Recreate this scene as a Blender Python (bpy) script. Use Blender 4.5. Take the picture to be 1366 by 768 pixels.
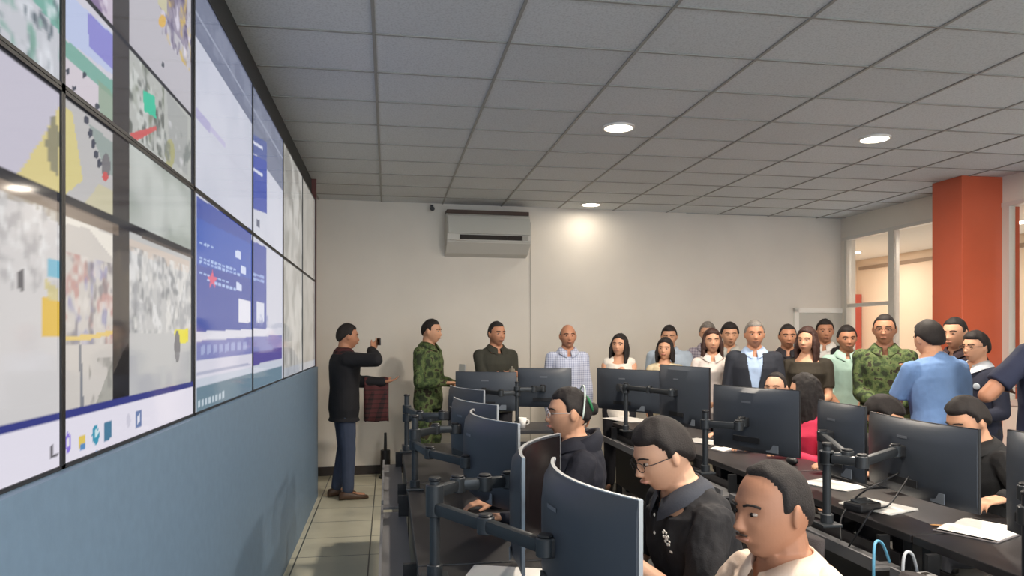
import bpy, bmesh, math, random
import numpy as np
from mathutils import Vector, Matrix, noise as mnoise
random.seed(7)
for o in list(bpy.data.objects): bpy.data.objects.remove(o)
SC = bpy.context.scene
COL = SC.collection
PI = math.pi
# ------------------------------------------------------------------ camera
FPX, CX, HORIZ, YAW, EYE = 990.0, 683.0, 449.0, math.radians(9.5), 1.55
cy_, sy_ = math.cos(YAW), math.sin(YAW)
cam = bpy.data.cameras.new('camera'); camo = bpy.data.objects.new('camera', cam); COL.objects.link(camo)
camo.location = (0, 0, EYE); camo.rotation_euler = (PI/2, 0, -YAW)
cam.sensor_width = 36; cam.lens = FPX*36/1366; cam.shift_y = (HORIZ-384)/1366; cam.clip_start = .05
SC.camera = camo
# ------------------------------------------------------------------ world, exposure
SC.view_settings.view_transform = 'Standard'; SC.view_settings.look = 'None'
SC.view_settings.exposure = 0.66; SC.view_settings.gamma = 1; SC.view_settings.use_curve_mapping = False
wd = bpy.data.worlds.new('world'); SC.world = wd; wd.use_nodes = True
wd.node_tree.nodes['Background'].inputs[0].default_value = (.80, .90, 1.0, 1)
wd.node_tree.nodes['Background'].inputs[1].default_value = 2.6
CEIL = 3.08
LAMP_POWER = 44
LAMPS = [(1.66, 5.21), (3.70, 5.18), (2.31, 8.30)]
LAMPS_BEHIND = [(1.66, 1.95), (3.70, 1.95), (1.66, -1.3), (3.7, -1.3)]
WARM = (1.0, .88, .74)

def at(u, d):            # a spot d metres ahead of the camera
    l = (u-CX)/FPX*d
    return (l*cy_ + d*sy_, -l*sy_ + d*cy_)
def s2l(c):
    return tuple(((x/12.92) if x <= .04045 else ((x+.055)/1.055)**2.4) for x in c)
def C8(r, g, b): return s2l((r/255, g/255, b/255))

# ------------------------------------------------------------------ materials
MATS = {}
def mat(name, col, rough=.6, metal=0, var=.0, vscale=8, bump=0, bscale=60, spec=.5, emit=None, estr=0, coat=0):
    if name in MATS: return MATS[name]
    m = bpy.data.materials.new(name); m.use_nodes = True; nt = m.node_tree; b = nt.nodes['Principled BSDF']
    b.inputs['Base Color'].default_value = (*col, 1); b.inputs['Roughness'].default_value = rough
    b.inputs['Metallic'].default_value = metal; b.inputs['Specular IOR Level'].default_value = spec
    if coat: b.inputs['Coat Weight'].default_value = coat
    tc = nt.nodes.new('ShaderNodeTexCoord')
    if var:
        n = nt.nodes.new('ShaderNodeTexNoise'); n.inputs['Scale'].default_value = vscale; n.inputs['Detail'].default_value = 5
        r = nt.nodes.new('ShaderNodeValToRGB')
        r.color_ramp.elements[0].position = .3; r.color_ramp.elements[1].position = .7
        r.color_ramp.elements[0].color = (*[c*(1-var) for c in col], 1); r.color_ramp.elements[1].color = (*[min(1, c*(1+var)) for c in col], 1)
        nt.links.new(tc.outputs['Object'], n.inputs['Vector']); nt.links.new(n.outputs['Fac'], r.inputs[0]); nt.links.new(r.outputs[0], b.inputs['Base Color'])
    if bump:
        n2 = nt.nodes.new('ShaderNodeTexNoise'); n2.inputs['Scale'].default_value = bscale; n2.inputs['Detail'].default_value = 4
        bp = nt.nodes.new('ShaderNodeBump'); bp.inputs['Strength'].default_value = bump; bp.inputs['Distance'].default_value = .01
        nt.links.new(tc.outputs['Object'], n2.inputs['Vector']); nt.links.new(n2.outputs['Fac'], bp.inputs['Height']); nt.links.new(bp.outputs[0], b.inputs['Normal'])
    if emit:
        b.inputs['Emission Color'].default_value = (*emit, 1); b.inputs['Emission Strength'].default_value = estr
    MATS[name] = m; return m
def camo_mat(name, cols, scale=14):
    m = mat(name, cols[0], .85, bump=.2); nt = m.node_tree; b = nt.nodes['Principled BSDF']
    tc = nt.nodes.new('ShaderNodeTexCoord'); n = nt.nodes.new('ShaderNodeTexNoise'); n.inputs['Scale'].default_value = scale; n.inputs['Detail'].default_value = 3
    r = nt.nodes.new('ShaderNodeValToRGB'); r.color_ramp.interpolation = 'CONSTANT'
    els = r.color_ramp.elements; els[0].position = 0; els[0].color = (*cols[0], 1); els[1].position = .42; els[1].color = (*cols[1], 1)
    for p, c in ((.5, cols[2]), (.6, cols[3])):
        e = els.new(p); e.color = (*c, 1)
    nt.links.new(tc.outputs['Object'], n.inputs['Vector']); nt.links.new(n.outputs['Fac'], r.inputs[0]); nt.links.new(r.outputs[0], b.inputs['Base Color'])
    return m
def check_mat(name, a, b_, size=.03, c3=None):
    m = mat(name, a, .85, bump=.15); nt = m.node_tree; b = nt.nodes['Principled BSDF']
    tc = nt.nodes.new('ShaderNodeTexCoord'); sp = nt.nodes.new('ShaderNodeSeparateXYZ'); nt.links.new(tc.outputs['Object'], sp.inputs[0])
    outs = []
    for ax in (0, 2):
        k = nt.nodes.new('ShaderNodeMath'); k.operation = 'MULTIPLY'; k.inputs[1].default_value = 2*PI/size
        s = nt.nodes.new('ShaderNodeMath'); s.operation = 'SINE'; g = nt.nodes.new('ShaderNodeMath'); g.operation = 'GREATER_THAN'; g.inputs[1].default_value = .45
        nt.links.new(sp.outputs[ax], k.inputs[0]); nt.links.new(k.outputs[0], s.inputs[0]); nt.links.new(s.outputs[0], g.inputs[0]); outs.append(g)
    ad = nt.nodes.new('ShaderNodeMath'); ad.operation = 'ADD'; ad.use_clamp = False
    nt.links.new(outs[0].outputs[0], ad.inputs[0]); nt.links.new(outs[1].outputs[0], ad.inputs[1])
    hv = nt.nodes.new('ShaderNodeMath'); hv.operation = 'MULTIPLY'; hv.inputs[1].default_value = .5; nt.links.new(ad.outputs[0], hv.inputs[0])
    mx = nt.nodes.new('ShaderNodeMix'); mx.data_type = 'RGBA'; mx.inputs[6].default_value = (*a, 1); mx.inputs[7].default_value = (*b_, 1)
    nt.links.new(hv.outputs[0], mx.inputs[0]); nt.links.new(mx.outputs[2], b.inputs['Base Color'])
    return m

M_wall = mat('cream_wall_paint', C8(226, 220, 210), .75, var=.03, vscale=2, bump=.05, bscale=120)
M_blue = mat('blue_grey_panel_paint', C8(106, 130, 154), .5, var=.05, vscale=25, bump=.03, bscale=90)
M_tbar = mat('ceiling_grid_metal', C8(150, 150, 146), .5)
M_orange = mat('orange_gloss_paint', C8(196, 92, 62), .32, var=.04, vscale=3, spec=.5)
M_alu = mat('white_aluminium', C8(215, 212, 205), .35, metal=.2)
M_black = mat('black_plastic', C8(30, 31, 34), .45, bump=.03, bscale=300)
M_mon = mat('monitor_shell_plastic', C8(60, 66, 75), .42, bump=.05, bscale=500)
M_rim = mat('monitor_lit_rim', C8(200, 205, 210), .25, metal=.5)  # pale tone paints light reflected along the plastic edges, first row only
M_scr = mat('dark_glass_screen', C8(26, 22, 24), .2, spec=.5)
M_arm = mat('arm_graphite_metal', C8(58, 62, 66), .38, metal=.4)
M_desk = mat('black_desk_laminate', C8(36, 34, 36), .42, var=.12, vscale=6)
M_deskleg = mat('desk_leg_metal', C8(40, 41, 44), .5, metal=.3)
M_tray = mat('grey_cable_tray_metal', C8(120, 120, 122), .5, metal=.2)
M_paper = mat('white_paper', C8(235, 233, 228), .8, var=.02, vscale=30)
M_ac = mat('white_ac_plastic', C8(205, 203, 196), .5)
M_dark = mat('dark_recess', C8(38, 30, 24), .7)
M_glass = None
def glass_mat():
    m = bpy.data.materials.new('window_glass'); m.use_nodes = True; b = m.node_tree.nodes['Principled BSDF']
    b.inputs['Base Color'].default_value = (1, 1, 1, 1); b.inputs['Roughness'].default_value = .02
    b.inputs['Transmission Weight'].default_value = 1; b.inputs['IOR'].default_value = 1.1
    return m
M_glass = glass_mat()
M_fabric = mat('dark_chair_fabric', C8(52, 47, 48), .9, bump=.3, bscale=250)

# ------------------------------------------------------------------ mesh soup
class Soup:
    def __init__(s): s.V = []; s.F = []; s.n = 0; s.MI = []
    def add(s, v, f, mi=0):
        s.V.append(np.asarray(v, float)); s.F += [tuple(i+s.n for i in q) for q in f]; s.MI += [mi]*len(f); s.n += len(v); return s
    def box(s, c, size, R=None, mi=0, bev=0):
        h = np.array(size)/2
        if bev <= 0:
            v = np.array([[x, y, z] for x in (-1, 1) for y in (-1, 1) for z in (-1, 1)])*h
            f = [(0, 1, 3, 2), (4, 6, 7, 5), (0, 4, 5, 1), (2, 3, 7, 6), (0, 2, 6, 4), (1, 5, 7, 3)]
        else:
            bm = bmesh.new(); bmesh.ops.create_cube(bm, size=1)
            for q in bm.verts: q.co = Vector([q.co[i]*size[i] for i in range(3)])
            bmesh.ops.bevel(bm, geom=bm.edges[:], offset=min(bev, min(h)*.95), segments=2, affect='EDGES', profile=.6)
            bm.verts.ensure_lookup_table(); bm.verts.index_update()
            v = np.array([q.co[:] for q in bm.verts]); f = [tuple(w.index for w in q.verts) for q in bm.faces]; bm.free()
        if R is not None: v = v@np.array(R).T
        return s.add(v+np.array(c), f, mi)
    def rings(s, R, mi=0, cap=True, closed=True):     # R: list of (n,3) arrays
        n = len(R[0]); v = np.concatenate(R); f = []
        for a in range(len(R)-1):
            for k in range(n if closed else n-1):
                k2 = (k+1) % n
                f.append((a*n+k, a*n+k2, (a+1)*n+k2, (a+1)*n+k))
        if cap:
            f.append(tuple(range(n-1, -1, -1))); f.append(tuple((len(R)-1)*n+k for k in range(n)))
        return s.add(v, f, mi)
    def capsule(s, p0, p1, r0, r1, n=12, flat=1.0, axis=None, mi=0):
        p0 = np.array(p0, float); p1 = np.array(p1, float); d = p1-p0; L = np.linalg.norm(d)
        d = d/L if L > 1e-6 else np.array([0, 0, 1.])
        a = np.array(axis, float) if axis is not None else (np.array([1., 0, 0]) if abs(d[0]) < .8 else np.array([0, 1., 0]))
        a = a-d*(a@d); a /= np.linalg.norm(a); b = np.cross(d, a)
        th = np.arange(n)*2*PI/n; R = []
        def ring(c, r): return c+np.outer(np.cos(th)*r, a)+np.outer(np.sin(th)*r*flat, b)
        for q in (-80, -50, -22): R.append(ring(p0+d*r0*math.sin(math.radians(q)), r0*math.cos(math.radians(q))))
        R.append(ring(p0, r0)); R.append(ring(p0*.5+p1*.5, (r0+r1)/2)); R.append(ring(p1, r1))
        for q in (22, 50, 80): R.append(ring(p1+d*r1*math.sin(math.radians(q)), r1*math.cos(math.radians(q))))
        return s.rings(R, mi)
    def cyl(s, p0, p1, r0, r1=None, n=18, mi=0):
        r1 = r0 if r1 is None else r1
        p0 = np.array(p0, float); p1 = np.array(p1, float); d = p1-p0; d /= np.linalg.norm(d)
        a = np.array([1., 0, 0]) if abs(d[0]) < .8 else np.array([0, 1., 0]); a = a-d*(a@d); a /= np.linalg.norm(a); b = np.cross(d, a)
        th = np.arange(n)*2*PI/n; ring = lambda c, r: c+np.outer(np.cos(th)*r, a)+np.outer(np.sin(th)*r, b)
        e = min(.003, r0*.3)
        return s.rings([ring(p0, r0-e), ring(p0+d*e, r0), ring(p1-d*e, r1), ring(p1, max(r1-e, 1e-4))], mi)
    def tube(s, P, r, n=8, mi=0):
        P = [np.array(p, float) for p in P]; th = np.arange(n)*2*PI/n; R = []; ref = np.array([.13, .21, .97])
        for i, p in enumerate(P):
            d = P[min(i+1, len(P)-1)]-P[max(i-1, 0)]; d /= np.linalg.norm(d)
            a = ref-d*(ref@d); a /= np.linalg.norm(a); b = np.cross(d, a); ref = a
            R.append(p+np.outer(np.cos(th)*r, a)+np.outer(np.sin(th)*r, b))
        return s.rings(R, mi)
    def ellipsoid(s, c, r, R=None, nu=16, nv=10, mi=0):
        out = []; 
        for j in range(nv):
            ph = -PI/2+PI*(j+.5)/nv
            th = np.arange(nu)*2*PI/nu
            out.append(np.stack([np.cos(th)*math.cos(ph)*r[0], np.sin(th)*math.cos(ph)*r[1], np.full(nu, math.sin(ph)*r[2])], 1))
        if R is not None: out = [q@np.array(R).T for q in out]
        return s.rings([q+np.array(c) for q in out], mi)
    def xf(s, M):
        M = np.array(M)
        s.V = [v@M[:3, :3].T+M[:3, 3] for v in s.V]; return s
    def mesh(s, name):
        me = bpy.data.meshes.new(name); V = np.concatenate(s.V)
        me.from_pydata(V.tolist(), [], s.F); 
        if any(s.MI): me.polygons.foreach_set('material_index', s.MI)
        bm = bmesh.new(); bm.from_mesh(me); bmesh.ops.recalc_face_normals(bm, faces=bm.faces[:]); bm.to_mesh(me); bm.free()
        return me
def obj(name, soup, m, parent=None, loc=None, smooth=False, mats=None):
    me = soup.mesh(name) if isinstance(soup, Soup) else soup
    for q in (mats or [m]): me.materials.append(q)
    o = bpy.data.objects.new(name, me); COL.objects.link(o)
    if parent: o.parent = parent
    if loc is not None: o.location = loc
    if smooth: me.polygons.foreach_set('use_smooth', [True]*len(me.polygons))
    return o
def angle_smooth(o, deg=40):
    me = o.data; me.polygons.foreach_set('use_smooth', [True]*len(me.polygons)); me.set_sharp_from_angle(angle=math.radians(deg)); return o
def tag(o, label=None, cat=None, group=None, kind=None):
    if label: o['label'] = label
    if cat: o['category'] = cat
    if group: o['group'] = group
    if kind: o['kind'] = kind
    return o
def empty(name, loc=(0, 0, 0), rz=0):
    o = bpy.data.objects.new(name, None); COL.objects.link(o); o.location = loc; o.rotation_euler = (0, 0, rz); o.empty_display_size = .1; return o
def copy_tree(o, parent=None):
    c = o.copy(); COL.objects.link(c)
    if parent: c.parent = parent
    for ch in list(o.children): copy_tree(ch, c)
    return c
def struct(name, soup, m, parent=None, mats=None):
    o = obj(name, soup, m, parent, mats=mats)
    if not parent: o['kind'] = 'structure'
    return o
def Rz(a): return np.array([[math.cos(a), -math.sin(a), 0], [math.sin(a), math.cos(a), 0], [0, 0, 1]])
def Rx(a): return np.array([[1, 0, 0], [0, math.cos(a), -math.sin(a)], [0, math.sin(a), math.cos(a)]])
def Ry(a): return np.array([[math.cos(a), 0, math.sin(a)], [0, 1, 0], [-math.sin(a), 0, math.cos(a)]])

# ================================================================== SETTING
XR = 5.81; YB0, KB = 8.50, .047        # right wall plane; back wall line Y = YB0 + KB*(x+.78)
def yback(x): return YB0+KB*(x+.78)
XW = -.67; WEND = 7.42                 # video wall base face, far end
# floor
def floor_mat():
    m = bpy.data.materials.new('cream_floor_tile'); m.use_nodes = True; nt = m.node_tree; b = nt.nodes['Principled BSDF']
    tc = nt.nodes.new('ShaderNodeTexCoord'); mp = nt.nodes.new('ShaderNodeMapping'); mp.inputs['Location'].default_value = (.13, .12, 0)
    br = nt.nodes.new('ShaderNodeTexBrick'); br.offset = 0; br.inputs['Scale'].default_value = 1
    br.inputs['Brick Width'].default_value = .5; br.inputs['Row Height'].default_value = .5; br.inputs['Mortar Size'].default_value = .005
    br.inputs['Color1'].default_value = (*C8(208, 204, 182), 1); br.inputs['Color2'].default_value = (*C8(196, 193, 172), 1); br.inputs['Mortar'].default_value = (*C8(60, 62, 56), 1)
    nt.links.new(tc.outputs['Object'], mp.inputs[0]); nt.links.new(mp.outputs[0], br.inputs['Vector'])
    n = nt.nodes.new('ShaderNodeTexNoise'); n.inputs['Scale'].default_value = 3; n.inputs['Detail'].default_value = 6
    nt.links.new(tc.outputs['Object'], n.inputs['Vector'])
    mx = nt.nodes.new('ShaderNodeMix'); mx.data_type = 'RGBA'; mx.blend_type = 'MULTIPLY'; mx.inputs[0].default_value = .35
    nt.links.new(br.outputs['Color'], mx.inputs[6]); nt.links.new(n.outputs['Color'], mx.inputs[7])
    n.inputs['Scale'].default_value = 2.5
    hs = nt.nodes.new('ShaderNodeHueSaturation'); hs.inputs['Saturation'].default_value = .0; hs.inputs['Value'].default_value = 1.5
    nt.links.new(n.outputs['Color'], hs.inputs['Color']); nt.links.new(hs.outputs[0], mx.inputs[7])
    nt.links.new(mx.outputs[2], b.inputs['Base Color']); b.inputs['Roughness'].default_value = .3
    return m
M_floor = floor_mat()
M_floor2 = mat('dark_grey_floor_vinyl', C8(78, 80, 80), .55, var=.1, vscale=4)
struct('floor', Soup().box((1.0, 4.0, -.05), (12, 14.6, .1)), M_floor)
struct('floor', Soup().box((2.9, 2.55, .004), (5.72, 10.0, .008)), M_floor2)
# ceiling: tiles and grid bars
def tile_mat():
    m = bpy.data.materials.new('mineral_ceiling_tile'); m.use_nodes = True; nt = m.node_tree; b = nt.nodes['Principled BSDF']
    tc = nt.nodes.new('ShaderNodeTexCoord'); mp = nt.nodes.new('ShaderNodeMapping'); mp.inputs['Location'].default_value = (.07, -.0, 0)
    br = nt.nodes.new('ShaderNodeTexBrick'); br.offset = 0; br.inputs['Scale'].default_value = 1
    br.inputs['Brick Width'].default_value = .69; br.inputs['Row Height'].default_value = .545; br.inputs['Mortar Size'].default_value = 0
    br.inputs['Color1'].default_value = (*C8(216, 220, 222), 1); br.inputs['Color2'].default_value = (*C8(208, 212, 214), 1)
    nt.links.new(tc.outputs['Object'], mp.inputs[0]); nt.links.new(mp.outputs[0], br.inputs['Vector'])
    n = nt.nodes.new('ShaderNodeTexNoise'); n.inputs['Scale'].default_value = 90; n.inputs['Detail'].default_value = 4
    nt.links.new(tc.outputs['Object'], n.inputs['Vector'])
    r = nt.nodes.new('ShaderNodeValToRGB'); r.color_ramp.elements[0].position = .3; r.color_ramp.elements[0].color = (.82, .82, .82, 1); r.color_ramp.elements[1].position = .55
    nt.links.new(n.outputs['Fac'], r.inputs[0])
    mx = nt.nodes.new('ShaderNodeMix'); mx.data_type = 'RGBA'; mx.blend_type = 'MULTIPLY'; mx.inputs[0].default_value = 1
    nt.links.new(br.outputs['Color'], mx.inputs[6]); nt.links.new(r.outputs[0], mx.inputs[7]); nt.links.new(mx.outputs[2], b.inputs['Base Color'])
    bp = nt.nodes.new('ShaderNodeBump'); bp.inputs['Strength'].default_value = .3; bp.inputs['Distance'].default_value = .004
    nt.links.new(n.outputs['Fac'], bp.inputs['Height']); nt.links.new(bp.outputs[0], b.inputs['Normal'])
    b.inputs['Roughness'].default_value = .9
    return m
struct('ceiling', Soup().box((2.42, 3.1, CEIL+.05), (6.78+.3, 12.2, .1)), tile_mat())
s = Soup(); x = -.07-.69
while x < XR+.1:
    if x > -1.1: s.box((x, 3.1, CEIL-.003), (.016, 12.0, .008))
    x += .69
y = 3.81-.545*12
while y < 8.85:
    s.box((2.4, y, CEIL-.0025), (6.9, .014, .007)); y += .545
struct('trim_1', s, M_tbar)
# walls
ang = math.atan(KB)
s = Soup(); L = 7.32/math.cos(ang); s.box((0, .1, 1.6), (L, .2, 3.2)); s.xf(np.vstack([np.c_[Rz(ang), [2.31, yback(2.31), 0]], [0, 0, 0, 1]]))
struct('wall_back', s, M_wall)
s = Soup().box((0, -.004, 1.45), (.012, .01, 2.9)); s.xf(np.vstack([np.c_[Rz(ang), [at(708, 8.76)[0], yback(at(708, 8.76)[0]), 0]], [0, 0, 0, 1]]))
struct('trim_2', s, mat('wall_joint_strip', C8(190, 184, 174), .6))
s = Soup().box((0, -.008, .05), (6.9, .016, .10)); s.xf(np.vstack([np.c_[Rz(ang), [2.35, yback(2.35), 0]], [0, 0, 0, 1]]))
struct('baseboard_back', s, mat('dark_baseboard', C8(48, 40, 36), .5))
struct('wall_left', Soup().box((-1.25, 3.0, 1.6), (.2, 12, 3.2)), M_wall)
struct('wall_front', Soup().box((2.4, -3.1, .4), (7.6, .2, .8)), M_wall)  # kept low: invented opening above lets bluish world light fill the room
# right wall with window band
s = Soup()
s.box((XR+.08, 8.82, 1.865), (.16, .16, 1.93))
s.box((XR+.08, 3.0, 2.96), (.16, 12.0, .26))
s.box((XR+.08, 3.0, .45), (.16, 12.0, .9))
s.box((XR+.08, -.0, 1.865), (.16, 6.0, 1.93))
struct('wall_right', s, M_wall)
w = empty('window_1', (XR, 0, 0)); w['kind'] = 'structure'
fr = Soup()
fr.box((.03, 8.71, 1.86), (.07, .05, 1.94)); fr.box((.03, 7.83, 1.86), (.075, .10, 1.94)); fr.box((.03, 6.66, 1.86), (.07, .05, 1.94))
fr.box((.03, 7.7, .932), (.085, 2.16, .058)); fr.box((.03, 7.7, 2.808), (.085, 2.16, .04)); fr.box((.03, 8.30, 1.95), (.06, .86, .045))
obj('window_frame', fr, M_alu, w)
obj('window_pane', Soup().box((.03, 8.30, 2.38), (.006, .82, .80)), M_glass, w)
obj('window_pane', Soup().box((.03, 8.30, 1.44), (.006, .82, .94)), M_glass, w)
obj('window_pane', Soup().box((.03, 7.22, 1.87), (.006, 1.10, 1.84)), M_glass, w)
w = empty('window_2', (XR, 0, 0)); w['kind'] = 'structure'
fr = Soup(); fr.box((.03, 6.2, 1.86), (.07, .08, 1.94)); fr.box((.03, 3.05, 1.86), (.07, .08, 1.94)); fr.box((.03, 4.6, 1.86), (.07, .06, 1.94)); fr.box((.03, 4.6, .932), (.085, 3.3, .058)); fr.box((.03, 4.6, 2.808), (.085, 3.3, .04))
obj('window_frame', fr, M_alu, w)
obj('window_pane', Soup().box((.03, 4.62, 1.87), (.006, 3.06, 1.84)), M_glass, w)
# neighbouring room seen through the glass
M_room2 = mat('beige_room_paint', C8(226, 208, 188), .8)
s = Soup()
s.box((7.7, 7.0, 1.4), (.2, 8.6, 2.8)); struct('wall_far_right', s, M_room2)
struct('wall_corridor', Soup().box((6.8, 11.2, 1.4), (2.2, .2, 2.8)), M_room2)
struct('ceiling_corridor', Soup().box((6.8, 7.0, 2.85), (1.8, 8.6, .1)), mat('corridor_ceiling_paint', C8(215, 205, 188), .85))
struct('wall_corridor_side', Soup().box((5.87, 10.1, 1.4), (.1, 2.3, 2.8)), M_room2)
struct('wall_corridor_end', Soup().box((6.8, 2.8, 1.4), (1.8, .2, 2.8)), M_room2)
struct('trim_3', Soup().box((7.52, 11.02, 1.12), (.14, .14, 2.24)), mat('red_column_paint', C8(178, 78, 62), .6))
struct('trim_4', Soup().box((7.585, 9.3, 2.66), (.03, 3.4, .05)), mat('corridor_trim_paint', C8(150, 130, 112), .6))
# orange column
struct('trim_5', Soup().box(((5.37+6.0)/2, (6.24+6.63)/2, CEIL/2), (.63, .39, CEIL), bev=.006), M_orange)
# white framed door in the back wall
x0, x1 = at(1064, 9.4)[0], at(1133, 9.62)[0]
d = empty('door_1', ((x0+x1)/2, yback((x0+x1)/2)-.012, 0), ang); d['kind'] = 'structure'; wdt = x1-x0
fr = Soup(); fr.box((-wdt/2+.03, 0, .96), (.06, .05, 1.92)); fr.box((wdt/2-.03, 0, .96), (.06, .05, 1.92)); fr.box((0, 0, 1.89), (wdt, .05, .06))
obj('door_frame', fr, mat('door_frame_white', C8(240, 238, 232), .4), d)
obj('door_panel', Soup().box((0, .005, .93), (wdt-.12, .03, 1.86), bev=.004), mat('door_grey_white', C8(196, 194, 186), .5), d)
obj('door_handle', Soup().box((-wdt/2+.12, -.04, 1.0), (.10, .015, .02), bev=.005), M_arm, d)
# end trim of the video wall and blue base wall
struct('wall_video_base', Soup().box(((XW-1.1)/2, (WEND-1.6)/2, 1.262/2), (XW+1.1, WEND+1.6, 1.262)), M_blue)
s = Soup(); s.box(((-.73-1.1)/2, (WEND-1.6)/2, (2.885+CEIL)/2), (-.73+1.1, WEND+1.6, CEIL-2.885)); s.box((-.95, (WEND-1.6)/2, 2.07), (.3, WEND+1.6, 1.64))
struct('wall_video_header', s, mat('dark_header_board', C8(52, 54, 54), .6))
struct('trim_6', Soup().box((-.9, WEND+.012, CEIL/2), (.43, .024, CEIL)), mat('dark_red_edge_trim', C8(110, 62, 56), .5))

# ================================================================== VIDEO WALL
XS = -.70
def wyz(u, v):
    t = (u-CX)/FPX; d = XS/(t*cy_+sy_); return (d*(cy_-t*sy_), EYE-(v-HORIZ)*d/FPX)
def vnoise(a, b, seed=0):
    ai = np.floor(a).astype(int); bi = np.floor(b).astype(int); fa = a-ai; fb = b-bi
    fa = fa*fa*(3-2*fa); fb = fb*fb*(3-2*fb)
    def h(i, j):
        k = (i*374761393+j*668265263+seed*974711) & 0x7fffffff; k = ((k ^ (k >> 13))*1274126177) & 0x7fffffff
        return ((k ^ (k >> 16)) & 0xffff)/65535.
    return (h(ai, bi)*(1-fa)+h(ai+1, bi)*fa)*(1-fb)+(h(ai, bi+1)*(1-fa)+h(ai+1, bi+1)*fa)*fb
def inpoly(Y, Z, P):
    c = np.zeros(Y.shape, bool); n = len(P)
    for i in range(n):
        y0, z0 = P[i]; y1, z1 = P[(i+1) % n]
        if z0 == z1: continue
        k = ((z0 > Z) != (z1 > Z)) & (Y < (y1-y0)*(Z-z0)/(z1-z0)+y0); c ^= k
    return c
class Paint:
    def __init__(s, Y, Z): s.Y = Y; s.Z = Z; s.C = np.zeros(Y.shape+(3,))+.5
    def fill(s, m, col, k=1.0): s.C[m] = s.C[m]*(1-k)+np.array(col)/255.*k
    def rect(s, y0, y1, z0, z1, col, k=1.0): s.fill((s.Y >= y0) & (s.Y < y1) & (s.Z >= z0) & (s.Z < z1), col, k)
    def px(s, P, col, k=1.0): s.fill(inpoly(s.Y, s.Z, [wyz(*p) for p in P]), col, k)
    def dot(s, u, v, ru, rv, col, k=1.0):
        s.px([(u+ru*math.cos(a), v+rv*math.sin(a)) for a in np.arange(10)*PI/5], col, k)
    def clut(s, y0, y1, z0, z1, cols, f=14, thr=.6, seed=0, k=.8):
        m = (s.Y >= y0) & (s.Y < y1) & (s.Z >= z0) & (s.Z < z1)
        for i, c in enumerate(cols):
            n = .6*vnoise(s.Y*f, s.Z*f, seed+i*17)+.4*vnoise(s.Y*f*2.3, s.Z*f*2.3, seed+i*31)
            w = np.clip((n-thr+.05)/.2, 0, 1)*k; w = np.where(m, w, 0)[..., None]
            s.C = s.C*(1-w)+np.array(c)/255.*w
Z0, ZL1, ZM, ZL2, ZT, ZTASK = 1.262, 1.85, 2.09, 2.345, 2.88, 1.374
YC = [.60, 1.75, 2.86, 4.05, 5.20, 6.35, 7.42]
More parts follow.
